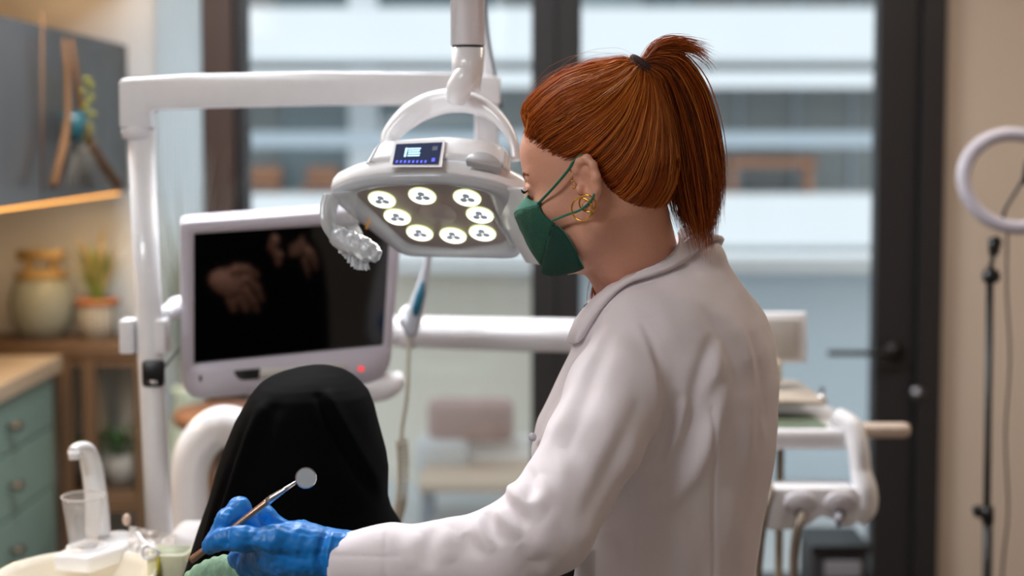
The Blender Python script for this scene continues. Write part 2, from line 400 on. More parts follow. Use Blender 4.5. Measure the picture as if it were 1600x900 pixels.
# wooden plant stand by the window wall
M_pine = mat('stained_pine', (106, 82, 60), .55, scale=16, var=.3, stretch=(1, 1, .1))
sh = thing('plant_stand', (-1.5, 4.76, 0), 'tall brown wooden plant stand with a crate-like top and low shelf beside the worktop', 'plant stand')
SY0, SY1 = 4.64, 4.9
ztop = zp(533, 4.7); zt2 = zp(570, 4.7)
mk('top_board', box(-1.9, wx(218, 4.75), SY0, SY1, zt2 + .03, ztop), M_pine, sh, False, .006)
mk('rail', box(-1.88, wx(216, 4.75), SY0 + .01, SY0 + .04, zt2, zt2 + .03), M_pine, sh, False, .003)
for px_ in (96, 134, 216):
    x = wx(px_, 4.66)
    mk('leg', box(x - .022, x + .022, SY0 + .005, SY0 + .05, 0, zt2 + .03), M_pine, sh, False, .004)
for px_ in (40, 216):
    x = wx(px_, 4.85); mk('leg', box(x - .022, x + .022, SY1 - .05, SY1 - .01, 0, zt2 + .03), M_pine, sh, False, .004)
zs = zp(768, 4.7)
mk('shelf', box(wx(96, 4.66), wx(220, 4.66), SY0 + .052, SY1 - .05, zs - .04, zs), M_pine, sh, False, .006)
mk('rail', box(wx(96, 4.66), wx(216, 4.66), SY0 + .01, SY0 + .045, zs - .06, zs - .01), M_pine, sh, False, .003)
# things on its top
jar = thing('ceramic_jar', (wx(62, 4.74), 4.76, ztop), 'large pale grey green jar on the plant stand with a golden wooden lid', 'jar')
jx = wx(62, 4.76); k = 4.76 / FP
mk('body', lathe((jx, 4.76, ztop), [(.03, 0), (.065, 0), (.10, .06), (.108, .12), (.10, .17), (.085, .20), (.08, .205)], 32), mat('grey_green_glaze', (150, 156, 146), .4, scale=10, var=.1), jar)
mk('lid', join(lathe((jx, 4.76, ztop + .205), [(.088, 0), (.088, .02), (.02, .03)], 24), box(jx - .055, jx - .03, 4.74, 4.78, ztop + .22, ztop + .27), box(jx + .03, jx + .055, 4.74, 4.78, ztop + .22, ztop + .27), box(jx - .075, jx + .075, 4.735, 4.785, ztop + .265, ztop + .30)), mat('golden_wood', (170, 142, 92), .4, scale=20, var=.2), jar)
bk = thing('woven_basket_pot', (wx(149, 4.76), 4.76, ztop), 'small woven basket pot with an orange rim beside the pale jar', 'pot')
bx_ = wx(149, 4.76)
def checker_mat():
    m = mat('woven_check', (206, 200, 182), .8); nt = m.node_tree; b_ = nt.nodes['Principled BSDF']
    br = nt.nodes.new('ShaderNodeTexBrick'); br.offset = 0; tcx = nt.nodes.new('ShaderNodeTexCoord'); mp = nt.nodes.new('ShaderNodeMapping'); mp.inputs['Rotation'].default_value = (math.pi / 2, 0, 0)
    nt.links.new(tcx.outputs['Object'], mp.inputs[0]); nt.links.new(mp.outputs[0], br.inputs['Vector'])
    br.inputs['Scale'].default_value = 55; br.inputs['Mortar Size'].default_value = .12; br.inputs['Brick Width'].default_value = .8; br.inputs['Row Height'].default_value = .8
    br.inputs['Color1'].default_value = (*lin((208, 204, 190)), 1); br.inputs['Color2'].default_value = (*lin((186, 186, 178)), 1); br.inputs['Mortar'].default_value = (*lin((104, 88, 66)), 1)
    nt.links.new(br.outputs[0], b_.inputs['Base Color']); return m
mk('basket', lathe((bx_, 4.76, ztop), [(.02, 0), (.056, 0), (.063, .05), (.066, .115), (.06, .115)], 28), checker_mat(), bk)
mk('rim', torus((bx_, 4.76, ztop + .125), (0, 0, 1), .062, .013), mat('orange_rope', (166, 108, 70), .8), bk)
def blades(c, n, h, spread, m, name, parent=None, w=.004, droop=.3, seed=1, base=.015):
    r = np.random.default_rng(seed); gs = []
    for i in range(n):
        a = r.uniform(0, 6.28); s = spread * r.uniform(.3, 1); hh = h * r.uniform(.55, 1); b0 = base * r.uniform(0, 1)
        pts = [np.array(c) + A(math.cos(a) * (b0 + s * t ** 1.6), math.sin(a) * (b0 + s * t ** 1.6) * .6, hh * (t - droop * t ** 3 * r.uniform(.4, 1))) for t in np.linspace(0, 1, 7)]
        gs.append(tube(pts, [w, w, w * .8, w * .2], 4, flat=.3))
    return mk(name, join(*gs), m, parent, True)
gr = thing('ornamental_grass', (bx_, 4.76, ztop + .1), 'tuft of yellow green ornamental grass growing from the woven basket', 'plant')
blades((bx_, 4.76, ztop + .1), 90, .26, .1, mat('yellow_grass', (128, 150, 66), .6, scale=30, var=.3), 'leaves', gr, .004, .2, 3)
blades((bx_, 4.76, ztop + .12), 34, .3, .13, mat('golden_plumes', (186, 164, 116), .7, scale=30, var=.3), 'plumes', gr, .008, .25, 5)
# potted plants on the low shelf
for i, (px_, pz, r_, hh, lab) in enumerate(((182, zs, .062, .115, 'grey pot holding a leafy green plant on the low shelf of the stand'), (128, zs, .05, .105, 'dark grey pot in shade on the low shelf, left of the leafy plant'))):
    x = wx(px_, 4.77)
    t = thing('potted_plant', (x, 4.77, pz), lab, 'plant')
    mk('pot', lathe((x, 4.77, pz), [(.02, 0), (r_ * .75, 0), (r_, hh), (r_ * .9, hh), (r_ * .85, hh - .01)], 24), mat('pot_grey', (150, 150, 146) if i == 0 else (84, 84, 84), .6), t)
    r = np.random.default_rng(9 + i); gs = []
    for j in range(150 if i == 0 else 50):
        a = r.uniform(0, 6.28); q = r.uniform(0, 1) ** .5 * (.09 if i == 0 else .06); c = A(x + math.cos(a) * q, 4.77 + math.sin(a) * q * .7, pz + hh + r.uniform(0, .13 if i == 0 else .06) * (1.2 - q / .1))
        d = nrm(A(math.cos(a), math.sin(a) * .7, r.uniform(-.2, 1))); s_ = nrm(np.cross(d, (0, 0, 1)))
        l, w_ = .03, .009; up_ = np.cross(s_, d) * .004
        gs.append((np.array([c, c + d * l * .5 + s_ * w_ + up_, c + d * l, c + d * l * .5 - s_ * w_ + up_]), [(0, 1, 2, 3)]))
    mk('leaves', join(*gs), mat('leaf_green', (58, 104, 44), .5, scale=30, var=.4), t)
    mk('stem', cyl((x, 4.77, pz + hh - .02), (x, 4.77, pz + hh + .06), .006), mat('stem_green', (70, 90, 50), .7), t)
# rope hanger built solid in place of its reflection in the dark doors
hx, hy = LX + .05, 4.18
def Q(px, py): return P(px, py, 1.235 * FP / (800 - px))
M_rope = mat('brown_rope', (120, 84, 52), .9, scale=200, bump=.4)
hg = thing('reflected_rope_hanger', tuple(Q(112, 100)), 'brown rope hanger with a teal pot built in place of its reflection in the dark cabinet doors', 'plant hanger')
ap = Q(112, 60)
mk('rope', join(tube([Q(100, 60), Q(105, 110), Q(106, 180), Q(100, 225), Q(84, 290)], [.005, .010, .010, .013, .014], 8), tube([Q(112, 60), Q(118, 110), Q(126, 180), Q(140, 225), Q(184, 290)], [.005, .009, .010, .014, .016], 8), tube([Q(66, 20), Q(66, 300)], .003, 6)), M_rope, hg)
mk('pot', lathe(tuple(Q(115, 222)), [(.012, 0), (.026, 0), (.034, .045), (.036, .085), (.03, .085)], 24), mat('teal_glaze', (34, 84, 92), .35), hg)
mk('strings', join(*[tube([Q(118 + i * 3, 226), Q(104 + i * 9, 292)], .0022, 5) for i in range(8)]), mat('pale_string', (150, 140, 124), .9), hg)
M_pet = mat('yellow_petals', (150, 146, 60), .7)
for i in range(12): mk('flower', uvs(Q(136 + 8 * math.sin(i * 2.4), 125 + i * 9), .012, .012, .01, 8, 6), M_pet, hg)
# trailing plant at the far left of the dark doors
tp = thing('trailing_plant', tuple(Q(8, 300)), 'dark green trailing plant at the left edge in front of the dark cabinet', 'plant')
r = np.random.default_rng(31); gs = []
for j in range(110):
    t_ = r.uniform(0, 1); c = P(-10 + 55 * t_ ** 1.3 + r.normal() * 8, 215 + 85 * t_ + r.normal() * 8, 4.05 + r.uniform(-.05, .05)); a = r.uniform(0, 6.28)
    d = nrm(A(math.cos(a), .3 * math.sin(a), -r.uniform(0, 1))); s_ = nrm(np.cross(d, (0, 1, 0.1)))
    gs.append((np.array([c, c + d * .02 + s_ * .010, c + d * .04, c + d * .02 - s_ * .010]), [(0, 1, 2, 3)]))
mk('leaves', join(*gs), mat('dark_leaf', (30, 56, 34), .5), tp)
mk('stem', tube([P(-14, 195, 4.05), P(10, 240, 4.05), P(48, 300, 4.05)], .004, 6), M_rope, tp)
# dried branches in a floor vase in front of the white curtain
vs = thing('floor_vase', (wx(290, 4.62), 4.66, 0), 'tall pale floor vase half hidden behind the white unit pole', 'vase')
vx = wx(290, 4.66)
mk('body', lathe((vx, 4.66, 0), [(.03, 0), (.09, 0), (.11, .2), (.10, .5), (.06, .74), (.05, .8), (.06, .83), (.05, .83)], 28), mat('celadon', (176, 190, 176), .4), vs)
br_ = thing('dried_branches', (vx, 4.66, .7), 'pale grey dried branches fanning out in front of the white curtain', 'dried branches')
blades((vx, 4.66, .7), 46, .98, .22, mat('grey_twig', (150, 160, 158), .8), 'twigs', br_, .0035, .1, 8)
blades((vx, 4.66, .75), 30, .75, .2, mat('sage_leaf', (134, 150, 136), .8), 'leaves', br_, .008, .3, 12)
cu = thing('curtain', (wx(290), WY - .05, 0), 'white sheer curtain hanging in soft pleats beside the dark window casing', 'curtain')
xs = np.linspace(wx(252), wx(324), 60)
yy = WY - .05 + .018 * np.sin(np.arange(60) * 1.25)
Vc = np.array([(x, y, z) for z in (.02, 2.6) for x, y in zip(xs, yy)] + [(x, y + .004, z) for z in (.02, 2.6) for x, y in zip(xs, yy)])
Fc = []
for i in range(59): Fc += [(i, i + 1, 61 + i, 60 + i), (121 + i, 120 + i, 180 + i, 181 + i)]
mk('fabric', (Vc, Fc), mat('sheer_white', (214, 224, 228), .9), cu)
mk('track', box(wx(245), wx(324), WY - .08, WY - .02, 2.6, 2.63), M_white, cu, False)
# wooden stool with slanting leg behind the monitor
so = thing('wooden_stool', (wx(350, 4.2), 4.2, 0), 'small wooden stool with slanting legs showing below the monitor', 'stool')
zz = zp(640, 4.2)
mk('seat', lathe((wx(350, 4.2), 4.2, zz - .04), [(.02, 0), (.15, 0), (.16, .02), (.15, .04), (.02, .04)], 28), mat('orange_wood', (140, 98, 72), .5, scale=12, var=.2), so)
for a in (.6, 2.2, 3.9, 5.3):
    c0 = A(wx(350, 4.2) + .1 * math.cos(a), 4.2 + .1 * math.sin(a), zz - .04); c1 = A(wx(350, 4.2) + .2 * math.cos(a), 4.2 + .2 * math.sin(a), 0)
    mk('leg', cyl(c1, c0, .014, 12, .018), mat('brown_wood', (150, 104, 70), .5), so)

# ================================================================ right side: ring light on its stand
RY = 3.3
rl = thing('ring_light', (P(1545, 900, RY)[0], RY, 0), 'white ring light on a thin black stand in front of the cream wall', 'ring light')
rc = P(1588, 282, RY); k = RY / FP
r_lx = P(1545, 800, RY)[0]
mk('ring', tube([rc + A(math.cos(a) * .121, math.sin(a) * .03, math.sin(a) * .108) for a in np.arange(48) * 2 * math.pi / 48], .0155, 12, up=(0, 1, 0), flat=.6, closed=True), mat('ring_diffuser', (180, 176, 188), .4), rl)
mk('ring_housing', tube([rc + A(math.cos(a) * .121, .010 + math.sin(a) * .03, math.sin(a) * .108) for a in np.arange(48) * 2 * math.pi / 48], .0168, 12, up=(0, 1, 0), flat=.55, closed=True), mat('ring_white', (176, 172, 176), .45), rl)
top = P(1552, 372, RY)
mk('ball_head', join(cyl(top, P(1553, 398, RY), .012), uvs(P(1556, 378, RY), .014), cyl(P(1545, 386, RY), P(1562, 386, RY), .007)), M_blk, rl)
mk('pole', join(cyl((r_lx, RY, .12), (P(1547, 425, RY)[0], RY, P(1547, 425, RY)[2]), .0085), cyl((r_lx, RY, .1), (P(1544, 800, RY)[0], RY, P(1544, 800, RY)[2]), .011), cyl(P(1547, 425, RY), P(1552, 396, RY), .006)), M_blk, rl)
mk('clamp', join(cyl(P(1537, 432, RY), P(1560, 432, RY), .013), cyl(P(1548, 420, RY), P(1548, 442, RY), .0135)), M_blk, rl)
mk('clamp', join(cyl(P(1524, 800, RY), P(1550, 805, RY), .012), cyl(P(1543, 792, RY), P(1543, 816, RY), .0145), uvs(P(1527, 797, RY), .012)), M_blk, rl)
for a in (.5, 2.6, 4.7):
    mk('leg', cyl((r_lx, RY, .42), (r_lx + .38 * math.cos(a), RY + .38 * math.sin(a), .01), .008), M_blk, rl)
mk('phone_arm', tube(smooth_path([P(1566, 345, RY), P(1572, 325, RY), P(1590, 295, RY), P(1602, 275, RY)]), .0045, 8), M_blk, rl)
mk('phone_clip', join(cyl(P(1600, 288, RY), P(1606, 250, RY), .007)), M_blk, rl)
mk('cable', tube(smooth_path([P(1574, 360, RY), P(1573, 450, RY), P(1578, 560, RY), P(1571, 680, RY), P(1575, 800, RY), P(1566, 900, RY), (P(1566, 900, RY)[0], RY, .3), (P(1580, 900, RY)[0], RY + .1, .01)]), .0032, 6), mat('grey_cable', (110, 104, 98), .6), rl)
# ================================================================ dental unit: left pole and overhead beam
EX, EY, EZ = A(1, 0, 0), A(0, 1, 0), A(0, 0, 1)
YP = 2.55
un = thing('overhead_support_arm', (P(250, 835, YP)[0], YP, P(250, 835, YP)[2]), 'white square-cornered support arm: leaning round pole at left carrying a long overhead beam', 'support arm')
pt, pb = P(219, 205, YP), P(249, 832, YP)
mk('pole', tube([pt, pt * .5 + pb * .5, pb], [.0232, .0238, .0245], 32, up=(1, 0, 0)), M_white, un)
a, b_ = P(214, 190, YP), P(214, 218, YP)
mk('collar', lathe(tuple(P(215, 206, YP)), [(.022, -.014), (.027, -.012), (.0285, 0), (.027, .009), (.022, .010)], 32), M_whitem, un)
bz1 = P(450, 116, YP)[2]
def beam(x0, y0t, y0b, x1, y1t, y1b, Y, dep, nm, par, m):
    c = [P(x0, y0t, Y), P(x1, y1t, Y), P(x1, y1b, Y), P(x0, y0b, Y)]
    V = np.array([q + A(0, s, 0) for s in (-dep / 2, dep / 2) for q in c]); F = [(0, 1, 2, 3), (7, 6, 5, 4), (0, 4, 5, 1), (1, 5, 6, 2), (2, 6, 7, 3), (3, 7, 4, 0)]
    return mk(nm, (V, F), m, par, True, .009)
# L-shaped beam: one mesh, outline in the plane of the arm
ol = [(192, 200), (191, 130), (196, 124), (300, 117), (500, 113), (712, 115), (782, 121), (782, 163), (712, 165), (500, 165), (300, 170), (245, 172), (238, 176), (237, 200)]
pts = [P(x, y, YP) for x, y in ol]
V = np.array([q + A(0, s, 0) for s in (-.026, .026) for q in pts]); n_ = len(pts)
mk('beam', (V, [tuple(range(n_)), tuple(range(2 * n_ - 1, n_ - 1, -1))] + [(j, j + n_, (j + 1) % n_ + n_, (j + 1) % n_) for j in range(n_)]), M_white, un, True, .004)
beam(708, 18, 250, 786, 165, 250, YP + .03, .02, 'x', un, M_whitem) if 0 else None
# tapering rear column the beam is hung from, with a cable along it
col = [P(752, -60, YP + .06), P(758, 20, YP + .06), P(776, 130, YP + .06), P(780, 262, YP + .06), P(742, 262, YP + .06), P(742, -60, YP + .06)]
V = np.array([q + A(0, s, 0) for s in (-.02, .02) for q in col])
mk('rear_column', (V, [tuple(range(6)), tuple(range(11, 5, -1))] + [(j, j + 6, (j + 1) % 6 + 6, (j + 1) % 6) for j in range(6)]), M_whitem, un, True, .006)
ctop = P(742, -60, YP + .06); 
mk('ceiling_post', cyl(ctop - A(-.02, 0, .05), A(ctop[0] + .02, ctop[1], 2.9), .03), M_white, un)
mk('cable', tube(smooth_path([P(757, -20, YP), P(762, 50, YP), P(772, 110, YP), P(784, 170, YP)]), .003, 8), mat('grey_tube', (110, 114, 120), .5), un)
# bracket and black switch on the pole
for x0, x1, nm in ((190, 214, 'bracket'), (245, 263, 'bracket')):
    p0, p1 = P(x0, 498, YP), P(x1, 551, YP)
    mk(nm, join(box(p0[0], p1[0], YP - .022, YP + .022, p1[2], p0[2])), M_whitem, un, True, .004)
p0, p1 = P(203, 503, YP - .03), P(206, 547, YP - .03)
p0, p1 = P(221, 564, YP - .03), P(256, 605, YP - .03)
sw = mk('switch', slab(rounded_outline(p1[0] - p0[0], p0[2] - p1[2], .007), ((p0[0] + p1[0]) / 2, YP - .018, (p0[2] + p1[2]) / 2), EX, EZ, -EY, 0, .012, .002), M_blk, un)
c = P(240, 597, YP - .032); mk('switch_mark', slab(rounded_outline(.013, .007, .002), c, EX, EZ, -EY, -.002, .0012), M_chrome, sw)
mk('joint_arm', join(tube(smooth_path([P(256, 494, YP + .02), P(270, 484, YP + .05), P(300, 474, YP + .1)]), [.014, .017, .018], 16)), M_white, un)
mk('hose', tube(smooth_path([P(256, 575, YP), P(268, 560, YP), P(280, 545, YP + .03)]), .0025, 6), mat('grey_tube2', (120, 124, 128), .5), un)

# ================================================================ monitor
TL, TR, BR, BL = (303, 362), (609, 342), (598, 538), (303, 567)
YM = 2.62
# plane: right side and bottom further away
mo = P(455, 452, YM); yaw, pit = math.radians(-13.5), math.radians(15)
mn = nrm(A(-math.sin(yaw) * math.cos(pit), -math.cos(yaw) * math.cos(pit), -math.sin(pit)))
ez_ = nrm(A(0, 0, 1) - mn * mn[2]); ex_ = nrm(np.cross(ez_, -mn)); ex_ = ex_ if ex_[0] > 0 else -ex_
roll = math.radians(0)
def mloc(px, py, o=0):
    q = onplane(px, py, mo + mn * o, mn) - mo; return np.array([q @ ex_, q @ ez_])
mon = thing('monitor', tuple(mo), 'white framed monitor with a black glossy screen showing reflected hands, hung behind the seated patient', 'monitor')
def pl(ps, o=0): return np.array([mloc(x, y, o) for x, y in ps])
def rnd(poly, r, n=5):   # round the corners of a polygon
    poly = np.array(poly, float); out = []; N = len(poly); r = r if hasattr(r, '__len__') else [r] * N
    for i in range(N):
        a, p, b = poly[i - 1], poly[i], poly[(i + 1) % N]
        u, v = nrm(a - p), nrm(b - p)
        for t in np.linspace(0, 1, n):
            out.append((1 - t) ** 2 * (p + u * r[i]) + 2 * t * (1 - t) * p + t * t * (p + v * r[i]))
    return np.array(out)
outer = rnd(pl([(281, 345), (630, 319), (607, 594), (284, 624)]), [.012, .016, .05, .05], 7)[::-1]
scr = pl([TL, TR, BR, BL])[::-1]
slot = rnd(pl([(364, 575), (540, 563), (534, 581), (372, 590)]), [.004, .004, .012, .012], 5)
# housing front: ring faces between the outline and the screen edge, a solid rim behind
def w3(q, o): return mo + q[0] * ex_ + q[1] * ez_ + o * mn
def annulus(outl, inn, o0, o1, n=96, depth=.04):
    def rs(poly):
        c = scr.mean(0); out = []
        P2 = np.vstack([poly, poly[:1]])
        for a in np.arange(n) * 2 * math.pi / n:
            d = A(math.cos(a), math.sin(a)); best = None
            for i in range(len(P2) - 1):
                e = P2[i + 1] - P2[i]; M = np.array([d, -e]).T
                if abs(np.linalg.det(M)) < 1e-12: continue
                s, t = np.linalg.solve(M, P2[i] - c)
                if s > 0 and -1e-6 <= t <= 1 + 1e-6 and (best is None or s > best): best = s
            out.append(c + d * best)
        return np.array(out)
    O2, I2 = rs(outl), rs(inn)
    c = O2.mean(0)
    rings = [[w3(q, o0 - .012) for q in I2], [w3(q, o0) for q in I2], [w3(q, o0) for q in (O2 * .985 + c * .015)], [w3(q, o0 - .006) for q in O2], [w3(q, o0 - depth) for q in O2], [w3(q, o0 - depth - .004) for q in (O2 * .97 + c * .03)]]
    return loft(rings, False)
SCRX = np.vstack([scr[:, 0] , scr[:, 1]]).T
# angular sampling includes the corners closely enough because the black glass sits just inside the rim
mk('bezel', annulus(outer, scr, .012, .012, 360), mat('monitor_white', (208, 203, 214), .35), mon)
M_screen = mat('screen_glass', (4, 4, 5), .06); M_screen.node_tree.nodes['Principled BSDF'].inputs['IOR'].default_value = 1.75
mk('screen', slab(scr * 1.01, mo, ex_, ez_, mn, 0, .004), M_screen, mon, False)
mk('back_cover', slab(outer * .97, mo, ex_, ez_, mn, -.05, -.02, .006), mat('monitor_back', (200, 198, 205), .5), mon)
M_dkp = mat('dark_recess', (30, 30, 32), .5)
hs = mk('handle_recess', slab(slot, mo + mn * .0075, ex_, ez_, mn, 0, .0062, .001), mat('white_recess', (222, 220, 214), .5), mon)
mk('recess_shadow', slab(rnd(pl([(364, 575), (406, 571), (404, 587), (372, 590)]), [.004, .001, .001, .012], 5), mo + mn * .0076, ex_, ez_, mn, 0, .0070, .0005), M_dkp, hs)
q = mloc(313, 587); mk('button', slab(rounded_outline(.005, .012, .002) + q, mo + mn * .011, ex_, ez_, mn, 0, .0025, .0005), M_dkp, mon)
q = mloc(563, 572); mk('red_indicator', slab(rounded_outline(.010, .008, .003) + q, mo + mn * .011, ex_, ez_, mn, 0, .0025, .0005), mat('red_led', (200, 40, 40), .4, emit=(255, 40, 40), estr=1.5), mon)
mk('mount', join(cyl(w3((0, 0), -.05), w3((0, 0), -.14), .04), tube(smooth_path([w3((0, 0), -.12), P(330, 470, YM + .2), P(275, 480, YM + .02)]), .02, 16)), M_white, mon)
# round white foot of the mount seen under its right corner
mk('mount_hub', tube(smooth_path([P(470, 600, YM + .12), P(540, 606, YM + .1), P(600, 603, YM + .1), P(626, 592, YM + .12)]), [.03, .032, .028, .016], 20), M_white, mon)

# ================================================================ horizontal tube arm
ta = thing('horizontal_tube_arm', tuple(P(780, 522, 3.0)), 'thick glossy white horizontal tube arm running from the monitor to the tray unit', 'support arm')
mk('tube', tube(smooth_path([P(520, 512, 3.05), P(640, 518, 3.03), P(780, 522, 3.0), P(930, 526, 2.97), P(1100, 540, 2.97), P(1205, 570, 2.97)]), [.03, .0345, .036, .0365, .036, .03], 28, up=(0, 0, 1)), mat('glossy_white', (236, 236, 240), .12, coat=.8), ta)
mk('end_cap', cyl(P(628, 517, 3.03), P(650, 518, 3.03), .0375, 28), M_whitem, ta)

# white arch behind the patient
ar = thing('curved_arm', tuple(P(292, 830, 2.86)), 'glossy white curved arm arching up behind the left side of the black veil', 'curved arm')
YA = 2.86; KA = YA / 2.45
mk('arm', tube(smooth_path([P(302, 905, YA), P(297, 820, YA), P(296, 740, YA), P(312, 692, YA), P(350, 666, YA), P(400, 690, YA), P(425, 760, YA), P(430, 850, YA), P(432, 920, YA)]), np.array([.035, .034, .034, .035, .037, .037, .036, .036, .034]) * KA, 24, up=(0, 1, 0), flat=.8), mat('arch_white', (238, 238, 240), .12, coat=.8), ar)
mk('base_post', cyl(P(308, 896, YA), A(P(308, 900, YA)[0], YA, 0.02), .05), M_white, ar)
mk('base_plate', lathe((P(308, 900, YA)[0], YA, 0), [(.02, 0), (.09, 0), (.09, .02), (.06, .035)], 32), M_whitem, ar)

# ================================================================ intraoral handpiece with coiled lead
hp = thing('dental_handpiece', tuple(P(655, 470, 2.8)), 'white dental handpiece with a teal insert and coiled cream lead hanging beside the monitor', 'handpiece')
YH = 2.72
mk('body', tube(smooth_path([P(671, 388, YH), P(667, 415, YH), P(659, 450, YH), P(650, 485, YH), P(642, 518, YH), P(640, 526, YH)]), [.0055, .0075, .012, .0165, .0145, .006], 18, up=(0, 1, 0)), mat('handpiece_grey', (196, 200, 208), .35), hp)
mk('teal_insert', tube(smooth_path([P(661, 440, YH - .010), P(657, 460, YH - .012), P(651, 482, YH - .014), P(649, 494, YH - .012)]), [.003, .009, .009, .004], 14, up=(0, 1, 0)), mat('teal_plastic', (18, 104, 128), .3), hp)
mk('hook', join(tube(smooth_path([P(636, 512, YH), P(628, 500, YH), P(632, 485, YH + .02), P(645, 480, YH + .04)]), .007, 10), cyl(P(640, 505, YH + .01), P(640, 505, 3.0), .008)), M_white, hp)
mk('lead', tube(smooth_path([P(640, 524, YH), P(638, 560, YH), P(636, 620, YH), P(629, 665, YH), P(627, 690, YH)]), .0038, 8), mat('cream_rubber', (200, 196, 180), .6), hp)
ax = smooth_path([P(628, 688, YH), P(630, 730, YH), P(627, 780, YH), P(620, 815, YH), P(614, 870, YH), P(612, 930, YH)], 60)
cr = []
tt = np.linspace(0, 1, 900)
for i, t in enumerate(tt):
    c = ax[min(len(ax) - 1, int(t * (len(ax) - 1)))] * (1 - (t * (len(ax) - 1)) % 1) + ax[min(len(ax) - 1, int(t * (len(ax) - 1)) + 1)] * ((t * (len(ax) - 1)) % 1)
    a = t * 2 * math.pi * 34; cr.append(c + A(.0095 * math.cos(a), .0095 * math.sin(a), 0))
mk('coil', tube(cr, .0029, 6, up=(0, 0, 1)), mat('cream_rubber_coil', (186, 178, 160), .6), hp)

# ================================================================ operating light
dl = thing('dental_light', tuple(P(735, 60, 2.14)), 'white dental operating light with eight lit lamps, a small display and a half ring yoke', 'dental light')
YL = 2.14; k = YL / FP
lx = lambda px, py, o=0: P(px, py, YL + o)
# column and elbow
mk('column', cyl(A(*lx(731, -60)[:2], 2.9), lx(731, 71), .0258, 32), M_white, dl)
mk('column_lower', tube([lx(731, 75), lx(731, 110), lx(730, 142)], [.0255, .0235, .020], 32), M_white, dl)
mk('seam_ring', cyl(lx(731, 70), lx(731, 76), .0235, 32), M_dkp, dl)
mk('elbow', tube(smooth_path([lx(738, 118, .0), lx(728, 122, -.01), lx(716, 140, -.008), lx(712, 158, 0)]), [.016, .0205, .0185, .014], 24, up=(0, 1, 0)), M_white, dl)
# tilted frame of the head
al, yw = math.radians(38), math.radians(13)
n0 = A(0, -math.sin(al), -math.cos(al)); e0 = A(0, math.cos(al), -math.sin(al))
Rz = np.array([[math.cos(-yw), -math.sin(-yw), 0], [math.sin(-yw), math.cos(-yw), 0], [0, 0, 1]])
hn, hy_, hx_ = Rz @ n0, Rz @ e0, Rz @ A(1, 0, 0)
ho = P(678, 338, 2.14)
def hl(px, py, o=0):
    q = onplane(px, py, ho + hn * o, hn) - ho; return np.array([q @ hx_, q @ hy_])
def h3(q, o): return ho + q[0] * hx_ + q[1] * hy_ + o * hn
def hslab(poly, o0, o1, bev=0): return slab(poly, ho, hx_, hy_, hn, o0, o1, bev)
plate = rnd(np.array([hl(x, y) for x, y in ((548, 300), (600, 288), (680, 283), (762, 295), (797, 380), (715, 389), (638, 383))]), [.02, .01, .012, .02, .018, .01, .018], 7)
if np.cross(plate[1] - plate[0], plate[5] - plate[1]) < 0: pass
mk('lamp_plate', hslab(plate, -.012, 0, .003), mat('plate_taupe', (168, 154, 146), .4), dl)
M_led_w = mat('lamp_white', (255, 255, 250), .3, emit=(255, 253, 240), estr=2.6)
M_lens = mat('lens_grey', (150, 160, 172), .4, emit=(140, 152, 166), estr=.45)
M_halo = mat('lamp_halo', (214, 226, 160), .3, emit=(235, 245, 190), estr=1.2)  # glowing ring that stands in for the halo round each lamp
def disc(c, r0, r1, o0, o1, n=28):
    return loft([[h3(c + A(math.cos(a), math.sin(a)) * r, o) for a in np.arange(n) * 2 * math.pi / n] for r, o in ((r0, o0), (r0, o1), (r1, o1 + .0008))], True)
for i, (x, y) in enumerate(((597, 311), (660, 305), (730, 308), (621, 338), (750, 335), (656, 363), (708, 367), (754, 363))):
    c = hl(x, y)
    b1 = mk('lamp', disc(c, .0195, .0190, -.004, .002), M_led_w, dl)
    g_ = []
    for j in range(3):
        a = j * 2.094 + .5; g_.append(disc(c + A(math.cos(a), math.sin(a)) * .0068, .0058, .003, .001, .0032, 14))
    mk('lens', join(*g_), M_lens, b1)
    mk('rim', (lambda cc: tube([h3(cc + A(math.cos(a), math.sin(a)) * .0198, .0012) for a in np.arange(28) * 2 * math.pi / 28], .0014, 6, up=hn, closed=True))(c), M_halo, b1)
c = hl(684, 334); mk('sensor_window', disc(c, .028, .0275, -.002, .0008, 36), mat('sensor_taupe', (182, 170, 162), .25), dl)
# shell: outer contour in the head plane, layered upwards (away from the light)
so_ = np.array([hl(x, y, 0) for x, y in ((512, 296), (545, 280), (600, 270), (690, 268), (780, 282), (828, 306))])
back = np.array([plate[:, 0].max() + .03, plate[:, 1].max()])
ymax = plate[:, 1].max(); xr = hl(797, 380)[0]; xl_ = hl(638, 383)[0]
shell = rnd(np.vstack([so_, [[xr + .035, ymax - .05], [xr + .012, ymax + .012], [xl_ - .012, ymax + .012], [so_[0][0] + .02, so_[0][1] + .05]]]), [.012, .02, .03, .03, .03, .012, .02, .02, .02, .02], 6)
cS = shell.mean(0)
def sc(poly, k, c=None, dy=0): c = cS if c is None else c; return (poly - c) * k + c + A(0, dy)
rings = [[h3(q, o) for q in sc(shell, s, None, dy)] for s, o, dy in ((.985, -.001, 0), (1.0, -.004, 0), (1.0, -.018, 0), (.975, -.028, 0), (.93, -.034, 0.0), (.80, -.040, 0), (.5, -.044, 0))]
mk('shell', loft(rings), M_white, dl)
# raised housing with the display on its front face
hb = np.array([hl(x, y, -.03) for x, y in ((572, 250), (596, 246), (690, 240), (770, 247), (796, 262))])
house = rnd(np.vstack([hb, [[hb[-1][0] - .01, hb[-1][1] + .09], [hb[0][0] + .02, hb[0][1] + .09]]]), [.01, .02, .02, .02, .012, .03, .03], 6)
cH = house.mean(0)
rings = [[h3(q, o) for q in sc(house, s, cH, dy)] for s, o, dy in ((1.03, -.024, 0), (1.0, -.034, 0), (.97, -.055, .003), (.92, -.066, .005), (.8, -.072, .006), (.4, -.075, .006))]
mk('housing', loft(rings), M_white, dl)
